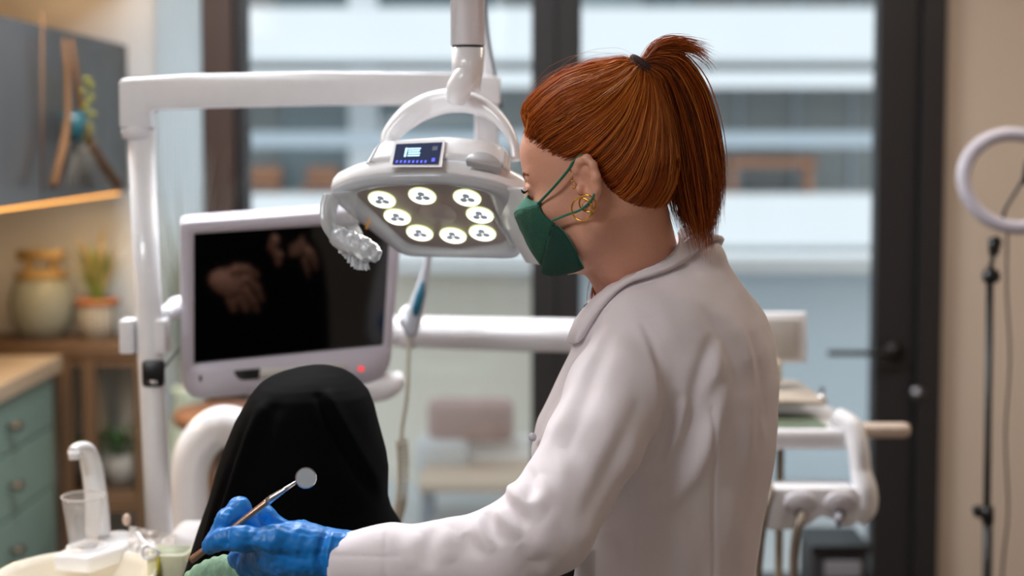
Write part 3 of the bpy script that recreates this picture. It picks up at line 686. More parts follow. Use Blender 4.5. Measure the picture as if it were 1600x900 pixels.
# display: quad placed on the plane of the housing's front
dn = nrm(-hy_ * .93 - hn * .30); dq = []
dO = h3((hl(652, 242, -.045)[0], 0), -.045); 
fO = P(652, 242, 1.0); 
# plane through the front edge of the housing
fp = h3(hb[2], -.040) + (-hy_) * .0035
dn = nrm(np.cross(h3(hb[3], -.034) - h3(hb[1], -.034), hn)); dn = dn if dn[1] < 0 else -dn
dn = nrm(dn - hn * .12)
def dpt(px, py, o): return onplane(px, py, fp + dn * o, dn)
def quad(ps, o0, o1):
    V = [dpt(x, y, o0) for x, y in ps] + [dpt(x, y, o1) for x, y in ps]; n = len(ps)
    return np.array(V), [tuple(range(n)), tuple(range(2 * n - 1, n - 1, -1))] + [(j, (j + 1) % n, (j + 1) % n + n, j + n) for j in range(n)]
ds = mk('display', quad(((613, 257), (619, 225), (691, 222), (685, 257)), -.006, .0006), mat('display_blue', (40, 50, 78), .15, emit=(30, 44, 80), estr=.35), dl, False)
mk('display_frame', quad(((607, 261), (615, 220), (696, 217), (690, 261)), -.008, 0), M_white, dl, False)
M_cy = mat('display_cyan', (200, 240, 255), .3, emit=(190, 235, 255), estr=1.1); M_bl = mat('display_violet', (90, 100, 255), .3, emit=(86, 92, 240), estr=.8)
mk('display_bar', quad(((631, 245), (634, 231), (637, 231), (634, 245)), 0, .001), M_cy, ds, False)
mk('display_text', join(*[quad(((637 + e, y + 2.0), (638 + e, y), (658 - e2, y - .5), (657 - e2, y + 1.6)), 0, .001) for e, e2, y in ((0, 0, 231.5), (0, 2, 235), (0, 1, 238.6), (-1, 2, 242.2))]), M_cy, ds, False)
mk('display_buttons', join(*[quad(((618 + i * 6.4, 254.5), (619 + i * 6.4, 250.5), (622 + i * 6.4, 250.3), (621 + i * 6.4, 254.3)), 0, .001) for i in range(8)], quad(((674, 252.5), (675, 247), (680, 246.8), (679, 252.3)), 0, .001)), M_bl, ds, False)
mk('display_icon', quad(((675, 235), (676, 229), (684, 228.5), (683, 234.6)), 0, .0008), mat('display_grey', (96, 104, 122), .3), ds, False)
c2 = onplane(752, 243, fp, dn)
mk('dial', slab(np.array([(math.cos(a) * .028, max(-.002, math.sin(a) * .019)) for a in np.linspace(0, 2 * math.pi, 40, endpoint=False)]), onplane(754, 250, fp, dn) - dn * .008, nrm(h3(hb[4], -.04) - h3(hb[3], -.04)) * .4 + hx_ * .6, -hn, dn, -.01, .002, .0006), mat('dial_grey', (186, 188, 192), .3), dl)
# clear shield under the shell: a translucent skirt round the plate
M_clear = bpy.data.materials.new('clear_shield'); M_clear.use_nodes = True
nt = M_clear.node_tree; pb_ = nt.nodes['Principled BSDF']; pb_.inputs['Base Color'].default_value = (*lin((205, 208, 212)), 1); pb_.inputs['Roughness'].default_value = .12; pb_.inputs['Alpha'].default_value = .34
M_clear2 = mat('shield_band', (196, 200, 204), .15, alpha=.8)
def resamp(poly, n=80):
    q = np.vstack([poly, poly[:1]]); s = np.r_[0, np.cumsum(np.linalg.norm(np.diff(q, axis=0), axis=1))]; u = np.linspace(0, s[-1], n, endpoint=False)
    return np.stack([np.interp(u, s, q[:, 0]), np.interp(u, s, q[:, 1])], 1)
ang = np.arange(96) * 2 * math.pi / 96
def radial(poly):
    q = resamp(poly, 600) - cS; a = np.arctan2(q[:, 1], q[:, 0]) % (2 * math.pi); r = np.hypot(q[:, 0], q[:, 1]); i = np.argsort(a)
    return np.interp(ang, a[i], r[i], period=2 * math.pi)
rS, rP = radial(shell), radial(plate)
dirs = np.stack([np.cos(ang), np.sin(ang)], 1)
rings = [[h3(cS + dirs[i] * r[i], o) for i in range(96)] for r, o in ((rS * .985, 0), (rS * .98, .010), (rS * .5 + rP * .5, .012), (rP * 1.04, .006), (rP * 1.0, .0))]
mk('shield', loft(rings, False), M_clear2, dl)
# side handle wings going down from both ends, left one carries a film-wrapped grip
def wing(path, wd, nm, m, th=.004):
    # strip swept along a path, its width along wd
    p = smooth_path(path, 8); rr = []
    for i, q in enumerate(p):
        t = i / (len(p) - 1); wv = np.array(wd) * (1 - .25 * t)
        T = nrm(np.gradient(p, axis=0)[i]); N = nrm(np.cross(T, wv)) * th
        rr.append([q - wv + N, q + wv + N, q + wv - N, q - wv - N])
    return mk(nm, loft(rr), m, dl, True, .0015)
YW = 2.07
wing([P(519, 306, YW + .03), P(513, 328, YW + .02), P(514, 352, YW + .01), P(526, 374, YW + .01)], A(.006, .032, -.004), 'shield_wing', mat('wing_white', (204, 206, 208), .15, alpha=.85))
wing([P(538, 300, YW), P(536, 330, YW), P(542, 352, YW), P(552, 368, YW)], A(.016, .02, 0), 'shield_wing', M_clear, .003)
wing([P(790, 292, 2.06), P(806, 330, 2.06), P(826, 375, 2.07), P(846, 412, 2.08)], A(-.026, .05, .0), 'shield_wing', mat('wing_white_right', (222, 224, 226), .15, alpha=.9))
wing([P(772, 300, 2.12), P(780, 340, 2.12), P(796, 370, 2.12), P(806, 384, 2.12)], A(.006, .02, 0), 'shield_wing', M_clear, .002)
gp = smooth_path([P(522, 366, YW), P(545, 378, YW - .01), P(570, 390, YW - .02), P(590, 402, YW - .03)], 14)
Vg, Fg = tube(gp, [.013, .0165, .0168, .0165, .015, .009], 40)
Vg = np.array(Vg) + (.0022 * noise3(Vg, 60) + .0015 * noise3(Vg, 150))[:, None] * A(.3, -.5, .8)
M_film = mat('plastic_film', (214, 218, 222), .18, bump=.6, scale=260, trans=.25, coat=.6)
gpo = mk('grip', (Vg, Fg), M_film, dl)
fr = []
for i in range(60):
    t = i / 59; q = P(528 + 48 * t, 378 + 32 * t, YW - .01) ; fr.append([q + A(0, -.004, .0), q + A(.003 * math.sin(i * 1.1), .004 * math.sin(i * .8), -.012 - .010 * math.sin(t * 3.0) ** 2 + .0012 * math.sin(i * .9))])
mk('film_frill', (np.array(fr).reshape(-1, 3), [(2 * i, 2 * i + 1, 2 * i + 3, 2 * i + 2) for i in range(59)]), M_film, gpo)
mk('yellow_tag', tube([P(577, 343, 2.15), P(572, 358, 2.15)], [.0016, .0022], 8), mat('amber', (220, 150, 20), .4), dl)
# yoke: half ring over the head
yk = smooth_path([P(604, 226, 2.16), P(612, 208, 2.17), P(640, 181, 2.18), P(675, 163, 2.19), P(715, 157, 2.18), P(755, 168, 2.17), P(785, 192, 2.15), P(802, 222, 2.13), P(806, 250, 2.12)], 8)
mk('yoke', tube(yk, [.010, .014, .0185, .019, .0185, .014, .0095, .0075, .007], 20, up=(0, 1, 0), flat=1.3), M_white, dl)
mk('yoke_hub', uvs(P(718, 150, 2.15), .017, .017, .012), M_white, dl)
# the light the eight lamps give
for px_, py_ in ((620, 320), (740, 350)):
    p = h3(hl(px_, py_), .02)
    lo_ = lamp('operating_lamp', 'SPOT', tuple(p), (0, 0, 0), 1.6, (1, .97, .93), spot_size=1.9, spot_blend=.8, shadow_soft_size=.05)
    lo_.rotation_euler = Vector(hn).to_track_quat('-Z', 'Y').to_euler()

# ================================================================ delivery tray unit on the right
YT = 3.0
tu = thing('tray_unit', tuple(P(1270, 700, YT)), 'white instrument tray unit with scalloped hose holder and a side handle behind the coat', 'tray unit')
def T3(px, py, o=0): return P(px, py, YT + o)
def prism_px(ps, o0, o1):
    V = [T3(x, y, o0) for x, y in ps] + [T3(x, y, o1) * 1 for x, y in ps]
    for i in range(len(ps)): V[len(ps) + i] = V[i] + A(0, o1 - o0, 0)
    n = len(ps); return np.array(V), [tuple(range(n)), tuple(range(2 * n - 1, n - 1, -1))] + [(j, j + n, (j + 1) % n + n, (j + 1) % n) for j in range(n)]
mk('control_panel', join(prism_px([(1120, 489), (1261, 489), (1261, 567), (1120, 567)], .16, .185)), M_whitem, tu, True, .004)
mk('panel_inset', prism_px([(1130, 498), (1249, 498), (1249, 560), (1130, 560)], .154, .162), mat('panel_beige', (196, 190, 184), .4), tu, True, .002)
mk('panel_stand', prism_px([(1160, 565), (1222, 565), (1222, 600), (1160, 600)], .12, .18), mat('cream_plastic', (206, 194, 170), .4), tu, True, .004)
# upper tray: slab seen from above
zt1 = T3(1200, 634, 0)[2]
tray = np.array([(T3(1080, 0)[0], YT), (T3(1308, 0)[0], YT), (T3(1297, 0)[0], YT + .1), (P(1246, 575, YT + .26)[0], YT + .26), (T3(1080, 0)[0], YT + .26)])
mk('tray_top', slab(rnd(tray, [.01, .03, .02, .03, .01], 5), (0, 0, 0), EX, EY, EZ, zt1, zt1 + .012, .003), mat('beige_tray', (196, 184, 170), .35), tu)
mk('tray_edge', cyl(A(tray[1][0] - .02, YT + .01, zt1 + .014), A(tray[2][0] + .02, YT + .12, zt1 + .014), .006, 10), M_chrome, tu)
zb1 = T3(1200, 700)[2]
body = rnd(np.array([(T3(1080, 0)[0], YT - .10), (T3(1340, 0)[0], YT - .10), (T3(1350, 0)[0], YT + .05), (T3(1320, 0)[0], YT + .24), (T3(1080, 0)[0], YT + .24)]), [.01, .04, .05, .08, .01], 6)
mk('tray_body', slab(body, (0, 0, 0), EX, EY, EZ, P(1200, 703, YT - .1)[2], P(1200, 672, YT - .1)[2], .006), M_whitem, tu)
mat_ = rnd(np.array([(T3(1100, 0)[0], YT - .085), (T3(1291, 0)[0], YT - .085), (T3(1282, 0)[0], YT + .06), (T3(1100, 0)[0], YT + .06)]), .02, 5)
mk('green_mat', slab(mat_, (0, 0, 0), EX, EY, EZ, P(1200, 672, YT - .1)[2] - .002, P(1200, 672, YT - .1)[2] + .004, .001), mat('sage_mat', (130, 150, 130), .7, bump=.4, scale=120, var=.15), tu)
# side frame swinging down to the hose bar
fr_ = smooth_path([T3(1306, 650, -.06), T3(1330, 668, -.08), T3(1341, 700, -.1), T3(1345, 735, -.11), T3(1351, 765, -.12), T3(1349, 792, -.12), T3(1334, 808, -.12)], 8)
mk('side_frame', tube(fr_, [.020, .024, .022, .021, .025, .028, .024], 20, up=(0, 1, 0), flat=1.3), M_whitem, tu)
hb_ = [(1080, 762), (1335, 762), (1350, 780), (1352, 800), (1338, 820), (1320, 824), (1300, 812), (1285, 806), (1268, 818), (1250, 827), (1205, 830), (1190, 822), (1170, 830), (1080, 830)]
mk('hose_bar', prism_px(hb_, -.15, -.08), M_whitem, tu, True, .006)
for x in (1250, 1313, 1180):
    c = T3(x, 786, -.152)
    mk('scallop', slab(np.array([(math.cos(a) * .033, math.sin(a) * .024) for a in np.linspace(0, 2 * math.pi, 32, endpoint=False)]), c, EX, EZ, -EY, -.004, .006, .0035), mat('scallop_grey', (208, 204, 210), .35), tu)
    mk('hole', slab(np.array([(math.cos(a) * .009, math.sin(a) * .012) for a in np.linspace(0, 2 * math.pi, 20, endpoint=False)]), T3(x - 1, 803, -.155), EX, EZ, -EY, -.004, .0075, .0005), M_blk, tu)
mk('side_handle', join(tube([T3(1338, 672, -.02), T3(1350, 672, -.02), T3(1412, 672, -.02), T3(1421, 672, -.02)], [.018, .0165, .0165, .012], 20)), mat('handle_cream', (206, 188, 172), .35), tu)
mk('post', cyl(T3(1219, 702, 0), A(T3(1219, 702)[0], YT, .0), .0085), mat('post_taupe', (150, 138, 118), .4), tu)
mk('post', cyl(T3(1150, 702, .1), A(T3(1150, 702)[0], YT + .1, .0), .03), M_whitem, tu)
M_hose = mat('hose_taupe', (128, 116, 104), .5)
mk('hose', tube(smooth_path([T3(1254, 802, -.15), T3(1250, 815, -.19), T3(1244, 835, -.2), T3(1240, 870, -.2), T3(1238, 930, -.2), T3(1225, 1100, -.15)]), .0088, 12), M_hose, tu)
mk('hose', tube(smooth_path([T3(1198, 752, -.16), T3(1203, 770, -.2), T3(1196, 800, -.22), T3(1188, 850, -.22), T3(1184, 930, -.2), T3(1190, 1100, -.15)]), .0088, 12), M_hose, tu)
mk('hose', tube(smooth_path([T3(1312, 802, -.15), T3(1310, 812, -.175), T3(1311, 822, -.17)]), [.009, .008, .004], 12), mat('nozzle_grey', (140, 140, 150), .4), tu)
# dark bin further back near the door
bn = thing('black_bin', tuple(A(P(1300, 900, 4.3)[0], 4.3, 0)), 'black bin standing on the floor in front of the glass door', 'bin')
bp = P(1302, 845, 4.3)
mk('body', box(bp[0] - .085, bp[0] + .085, 4.2, 4.4, 0, bp[2] - .01), mat('bin_black', (44, 44, 48), .5), bn, False, .01)
mk('lid', box(bp[0] - .09, bp[0] + .09, 4.19, 4.41, bp[2] - .008, bp[2] + .015), M_blk, bn, False, .006)
mk('liner', box(bp[0] - .05, bp[0] + .06, 4.186, 4.196, bp[2] - .08, bp[2] - .03), mat('liner_grey', (130, 130, 138), .5), bn, False, .004)

# ================================================================ spittoon, cup filler, cup
YS = 2.28
sp = thing('spittoon', tuple(A(P(130, 900, YS)[0], YS, P(130, 900, YS)[2] - .1)), 'cream white spittoon bowl with a rolled rim at the lower left', 'spittoon')
bc = A(P(118, 900, YS - .05)[0], YS - .05, P(118, 900, YS - .05)[2] + .002)
R_ = .128
mk('bowl', lathe(tuple(bc), [(.02, -.13), (.07, -.12), (.11, -.07), (R_ - .002, -.01), (R_ + .002, 0), (R_ - .001, .004), (R_ - .006, .002), (R_ - .012, -.01), (.10, -.06), (.06, -.10), (.015, -.11)], 48), mat('cream_ceramic', (232, 224, 208), .2, coat=.4), sp)
mk('bowl_dot', uvs(bc + A(0, R_ - .004, -.004) + A(-.001, -.003, 0), .0032, .003, .0032, 10, 8), M_blk, sp)
mk('stand', lathe((bc[0], bc[1] + .02, 0), [(.02, 0), (.12, 0), (.11, .2), (.07, bc[2] - .15), (.05, bc[2] - .12)], 28), M_whitem, sp)
cf = thing('cup_filler', tuple(P(150, 850, YS + .1)), 'white cup filler with an arched spout standing over the spittoon rim', 'cup filler')
YC = YS + .10
b0 = P(150, 862, YC - .07)
pz = P(140, 845, YC)[2]
base = rnd(np.array([(P(92, 0, YC)[0], YC - .085), (P(150, 0, YC)[0], YC - .1), (P(197, 0, YC)[0], YC - .02), (P(196, 0, YC)[0], YC + .05), (P(150, 0, YC)[0], YC + .07), (P(112, 0, YC)[0], YC + .02)]), [.006, .01, .02, .02, .02, .02], 6)
mk('platform', slab(base, (0, 0, 0), EX, EY, EZ, pz - .026, pz, .003), M_white, cf)
cc = A(P(146, 845, YC)[0], YC - .035, pz)
mk('cup_rest', lathe(tuple(cc), [(.033, -.004), (.034, .0015), (.031, .0015), (.029, -.001), (.01, -.0012)], 32), M_whitem, cf)
mk('drain', lathe(tuple(cc), [(.016, 0), (.016, .0022), (.01, .003)], 20), mat('drain_shine', (210, 212, 214), .1, metal=.3), cf)
YD = YC + .035
spn = [P(153, 836, YD), P(152, 800, YD), P(148, 760, YD), P(142, 725, YD - .005), P(134, 703, YD - .02), P(122, 700, YD - .04), P(114, 706, YD - .05)]
mk('spout', tube(smooth_path(spn, 8), [.021, .020, .019, .018, .0155, .012, .012], 24, up=(0, 1, 0), flat=.8), M_white, cf)
mk('spout_tip', cyl(P(116, 704, YD - .05), P(117, 717, YD - .05), .0105, 20), M_whitem, cf)
mk('bracket', box(cc[0] - .03, cc[0] + .05, YC + .0, YC + .05, 0.0, pz - .026), M_whitem, cf, False, .01)
cu_ = thing('plastic_cup', tuple(cc), 'clear disposable plastic cup standing on the cup filler under the spout', 'cup')
h_ = .083
M_cup = bpy.data.materials.new('clear_plastic'); M_cup.use_nodes = True; nt = M_cup.node_tree; q_ = nt.nodes['Principled BSDF']
q_.inputs['Base Color'].default_value = (.9, .9, .9, 1); q_.inputs['Roughness'].default_value = .08; q_.inputs['Alpha'].default_value = .16
cuz = pz + .003
mk('cup', lathe((cc[0] - .006, cc[1], cuz), [(.003, 0), (.0235, 0), (.0285, .04), (.0345, h_), (.0335, h_), (.0275, .04), (.0225, .002), (.003, .002)], 40), M_cup, cu_)
mk('rim', torus((cc[0] - .006, cc[1], cuz + h_), (0, 0, 1), .0345, .0014, 40, 8), mat('cup_rim', (225, 220, 215), .15, alpha=.7), cu_)
# film bag, cream tub with hook to the right of the bowl
YB = 2.34
fb = thing('plastic_bag', tuple(P(235, 860, YB)), 'crumpled translucent plastic bag lying behind the spittoon rim at the pole foot', 'bag')
u_, v_ = np.meshgrid(np.linspace(0, 1, 26), np.linspace(0, 1, 18), indexing='ij')
Vb = []
for a_, b2 in zip(u_.ravel(), v_.ravel()):
    q = P(196 + 72 * a_ + 6 * b2, 868 - 46 * b2 * (1 - .3 * a_), YB + .05 * b2); Vb.append(q)
Vb = np.array(Vb); Vb += (noise3(Vb, 22) * .006 + noise3(Vb, 55) * .003)[:, None] * A(.2, -1, .5)
mk('film', (Vb, [(i * 18 + j, (i + 1) * 18 + j, (i + 1) * 18 + j + 1, i * 18 + j + 1) for i in range(25) for j in range(17)]), mat('bag_film', (214, 206, 200), .25, alpha=.75, coat=.4), fb)
mk('knot', uvs(P(198, 812, YB), .007, .006, .010), mat('bag_knot', (214, 190, 176), .4), fb)
zu = P(250, 868, YB)[2]
us = thing('unit_side_box', tuple(A(P(240, 900, YB)[0], YB + .08, 0)), 'white cabinet of the dental unit that carries the pole beside the spittoon', 'dental unit')
mk('box', box(P(195, 0, YB)[0], P(284, 0, YB)[0], YB + .02, YB + .33, 0, P(250, 838, YP)[2]), M_whitem, us, True, .015)
tb = thing('cream_tub', tuple(P(262, 880, YB - .06)), 'small cream plastic tub with a white loop hook beside the spittoon bowl', 'tub')
tc = P(262, 860, YB - .07)
mk('tub', slab(rnd(np.array([(-.03, -.025), (.035, -.025), (.04, .03), (-.03, .03)]), .01, 5), tc, EX, EY, EZ, -.09, 0, .003), mat('cream_tub_plastic', (222, 222, 190), .35), tb)
mk('tub_inside', slab(rnd(np.array([(-.025, -.02), (.030, -.02), (.035, .025), (-.025, .025)]), .01, 5), tc, EX, EY, EZ, 0, .001), mat('tub_inside', (170, 176, 150), .5), tb)
mk('hook', tube(smooth_path([P(232, 850, YB - .09), P(222, 858, YB - .1), P(226, 872, YB - .1), P(246, 866, YB - .1), P(240, 856, YB - .1), P(226, 848, YB - .08), P(214, 832, YB - .06)]), .0032, 10), M_white, tb)
mk('yellow_edge', cyl(P(246, 872, YB - .1), P(249, 905, YB - .1), .003, 8), mat('yellow_plastic', (190, 180, 60), .4), tb)
# ================================================================ people
M_skin = mat('skin', (216, 158, 132), .5, bump=.12, scale=300, var=.05, sss=.12)
M_hair = None
def hair_material(name, dark, light, bright):
    m = bpy.data.materials.new(name); m.use_nodes = True; nt = m.node_tree; b = nt.nodes['Principled BSDF']
    at = nt.nodes.new('ShaderNodeAttribute'); at.attribute_name = 'tone'
    cr = nt.nodes.new('ShaderNodeValToRGB'); cr.color_ramp.elements[0].color = (*lin(dark), 1); cr.color_ramp.elements[1].color = (*lin(bright), 1)
    e = cr.color_ramp.elements.new(.5); e.color = (*lin(light), 1)
    nt.links.new(at.outputs['Fac'], cr.inputs[0]); nt.links.new(cr.outputs[0], b.inputs['Base Color'])
    b.inputs['Roughness'].default_value = .36; b.inputs['Specular IOR Level'].default_value = .45
    b.inputs['Subsurface Weight'].default_value = 0
    tr = nt.nodes.new('ShaderNodeBsdfTranslucent'); nt.links.new(cr.outputs[0], tr.inputs[0])
    mx = nt.nodes.new('ShaderNodeMixShader'); mx.inputs[0].default_value = .28
    out = nt.nodes['Material Output']; nt.links.new(b.outputs[0], mx.inputs[1]); nt.links.new(tr.outputs[0], mx.inputs[2]); nt.links.new(mx.outputs[0], out.inputs[0])
    return m
M_hair = hair_material('auburn_hair', (72, 28, 12), (200, 94, 28), (255, 172, 76))
M_coat = mat('white_coat_cotton', (232, 224, 228), .8, bump=.15, scale=900, sheen=.15)
M_glove = mat('blue_nitrile', (4, 116, 196), .42, bump=.25, scale=120, var=.06)
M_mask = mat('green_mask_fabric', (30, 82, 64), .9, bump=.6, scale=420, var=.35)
M_mask_lit = mat('green_mask_lit', (66, 126, 106), .9, bump=.6, scale=420, var=.3)  # lit copy of the mask green: light painted into the top panel
M_gold = mat('gold', (232, 178, 70), .18, metal=1)

class Frame:
    def __init__(s, O, yaw, pitch):
        # facing -X turned towards +Y by yaw, nose tipped down by pitch
        f = A(-math.cos(yaw), math.sin(yaw), 0); s.l = A(-math.sin(yaw), -math.cos(yaw), 0); u = A(0, 0, 1)
        s.f = f * math.cos(pitch) - u * math.sin(pitch); s.u = u * math.cos(pitch) + f * math.sin(pitch); s.O = np.array(O, float)
        s.M = np.stack([s.f, s.l, s.u])
    def loc(s, p): return ((np.asarray(p, float) - s.O) @ s.M.T).astype(np.float32)
    def w(s, p): return np.asarray(p, float) @ s.M + s.O
    def px(s, x, y, lat):          # local point on the slice at this lateral offset
        q = onplane(x, y, s.O + s.l * lat, s.l); return s.loc(q)

EARL = [(.009, .010), (.006, .024), (-.002, .034), (-.014, .036), (-.021, .026), (-.0225, .010), (-.019, -.006), (-.012, -.018), (-.006, -.026), (.001, -.024)]
def head_sdf(p, ears=True):
    """p in head frame: x forward, y to the left, z up, origin between the ear canals"""
    p = p.astype(np.float32); a = p.copy(); a[:, 1] = np.abs(a[:, 1])
    d = s_ell(a, (-.006, 0, .045), (.096, .074, .086))
    d = sU(d, s_ell(a, (.038, 0, .055), (.056, .060, .052)), .03)
    d = sU(d, s_ell(a, (.036, 0, -.018), (.056, .056, .082)), .03)
    d = sU(d, s_cap(a, (-.002, .050, -.045), (.062, .012, -.090), .018, .018), .03)
    d = sU(d, s_cap(a, (.084, .0, .027), (.072, .040, .030), .011, .010), .015)
    d = sU(d, s_ell(a, (.058, .040, -.018), (.026, .022, .022)), .02)
    d = sS(d, s_ell(a, (.096, .031, .010), (.016, .018, .012)), .012)
    d = sU(d, s_cap(a, (.088, 0, .020), (.112, 0, -.022), .008, .0115), .012)
    d = sU(d, s_ell(a, (.102, .011, -.026), (.012, .008, .008)), .008)
    d = sU(d, s_cap(a, (.092, 0, -.052), (.086, .016, -.054), .0075, .005), .008)
    d = sU(d, s_cap(a, (.088, 0, -.064), (.082, .014, -.063), .0075, .005), .006)
    d = sU(d, s_ell(a, (.066, 0, -.090), (.017, .02, .015)), .015)
    e = s_ell(a, (.079, .031, .012), (.0128, .0135, .0128)); d = sU(d, e, .003)
    e = s_cap(a, (.094, .022, .019), (.084, .044, .015), .0035, .003); d = sU(d, e, .005)
    if ears:
        pts = [(x, .077 + max(0, .016 * (.01 - x) / .036) + (0 if i else -.006), z) for i, (x, z) in enumerate(EARL)]
        rs = [.0042, .0052, .0056, .0056, .0054, .0052, .0050, .0052, .0074, .0064]
        e = s_chain(a, pts, rs, .004)
        # bowl of the ear, behind the rim
        q = a - np.array((-.009, .081, .006), np.float32); q = np.stack([q[:, 0] + .3 * 0, q[:, 1] + .45 * q[:, 0], q[:, 2]], 1)
        b = s_ell(q, (0, 0, 0), (.018, .004, .030)); e = sU(e, b, .004)
        e = sU(e, s_chain(a, [(-.016, .091, .022), (-.017, .0925, .006), (-.010, .0895, -.012)], [.003, .0032, .003], .003), .004)
        e = sS(e, s_ell(a, (-.004, .094, .006), (.0105, .019, .019)), .002)
        e = sS(e, s_ell(a, (-.013, .099, .022), (.0045, .012, .009)), .002)
        e = sU(e, s_ell(a, (.006, .079, -.002), (.005, .006, .008)), .004)
        d = sU(d, e, .005)
        d = sU(d, s_cap(a, (-.010, .070, .020), (-.012, .066, -.015), .010), .01)
    return d

# ---------------------------------------------------------------- woman
HY = 1.93
HF = Frame(P(936, 290, HY), math.radians(18), math.radians(12))
BF = Frame(P(1050, 700, 2.02), math.radians(24), 0)
wom = thing('person', (P(1040, 900, 2.02)[0], 2.02, 0), 'person with ginger ponytail, green face mask and white coat, leaning over with a mirror', 'person')
YB0 = 2.02
rowsT = [(398, 1000, 1085, .045), (412, 975, 1100, .068), (428, 953, 1128, .10), (452, 932, 1164, .145), (475, 918, 1186, .175), (500, 905, 1202, .192), (540, 893, 1217, .202), (600, 866, 1220, .200), (650, 843, 1214, .194), (700, 833, 1207, .188), (760, 848, 1198, .182), (830, 872, 1190, .178), (900, 884, 1184, .180), (1000, 872, 1190, .195), (1150, 862, 1205, .215), (1300, 856, 1212, .225)]
TZ = np.array([P(1050, r[0], YB0)[2] for r in rowsT])[::-1]
TX0 = np.array([P(r[1], r[0], YB0)[0] for r in rowsT])[::-1]; TX1 = np.array([P(r[2], r[0], YB0)[0] for r in rowsT])[::-1]
TW = np.array([r[3] for r in rowsT])[::-1]
sy, cy_ = math.sin(math.radians(24)), math.cos(math.radians(24))
TE = (TX1 - TX0) / 2; TD = np.sqrt(np.maximum(TE ** 2 - (sy * TW) ** 2, (.05) ** 2)) / cy_; TC = (TX0 + TX1) / 2
f2, l2 = BF.f[:2], BF.l[:2]
def torso_sdf(p):
    z = p[:, 2]; w_ = np.interp(z, TZ, TW); dd = np.interp(z, TZ, TD); c = np.interp(z, TZ, TC)
    x = p[:, 0] - c; y = p[:, 1] - YB0
    a = x * f2[0] + y * f2[1]; b = x * l2[0] + y * l2[1]
    r = (np.abs(a / dd) ** 2.2 + np.abs(b / w_) ** 2.2) ** (1 / 2.2)
    d = (r - 1) * np.minimum(w_, dd)
    return np.maximum(d, np.maximum(z - TZ[-1], TZ[0] - z)).astype(np.float32)
armL = [P(1000, 548, 1.90), P(964, 610, 1.845), P(930, 690, 1.785), P(852, 822, 1.72), P(778, 862, 1.715), P(700, 872, 1.72), P(610, 873, 1.73), P(522, 878, 1.74)]
armLr = [.062, .066, .060, .057, .053, .046, .041, .036]
sh = (BF.l * .36)
armR = [P(1010, 548, 1.90) - sh * .86, P(985, 660, 2.25), P(935, 790, 2.28), P(925, 900, 2.27), P(925, 960, 2.22), P(905, 992, 2.18)]
armRr = [.058, .064, .060, .056, .046, .037]
VIEW = nrm(P(950, 650, 1.9) - CAMP)
def FD(pts, Y):
    return [P(x, y, (Y if not hasattr(Y, '__len__') else Y[i])) for i, (x, y) in enumerate(pts)]
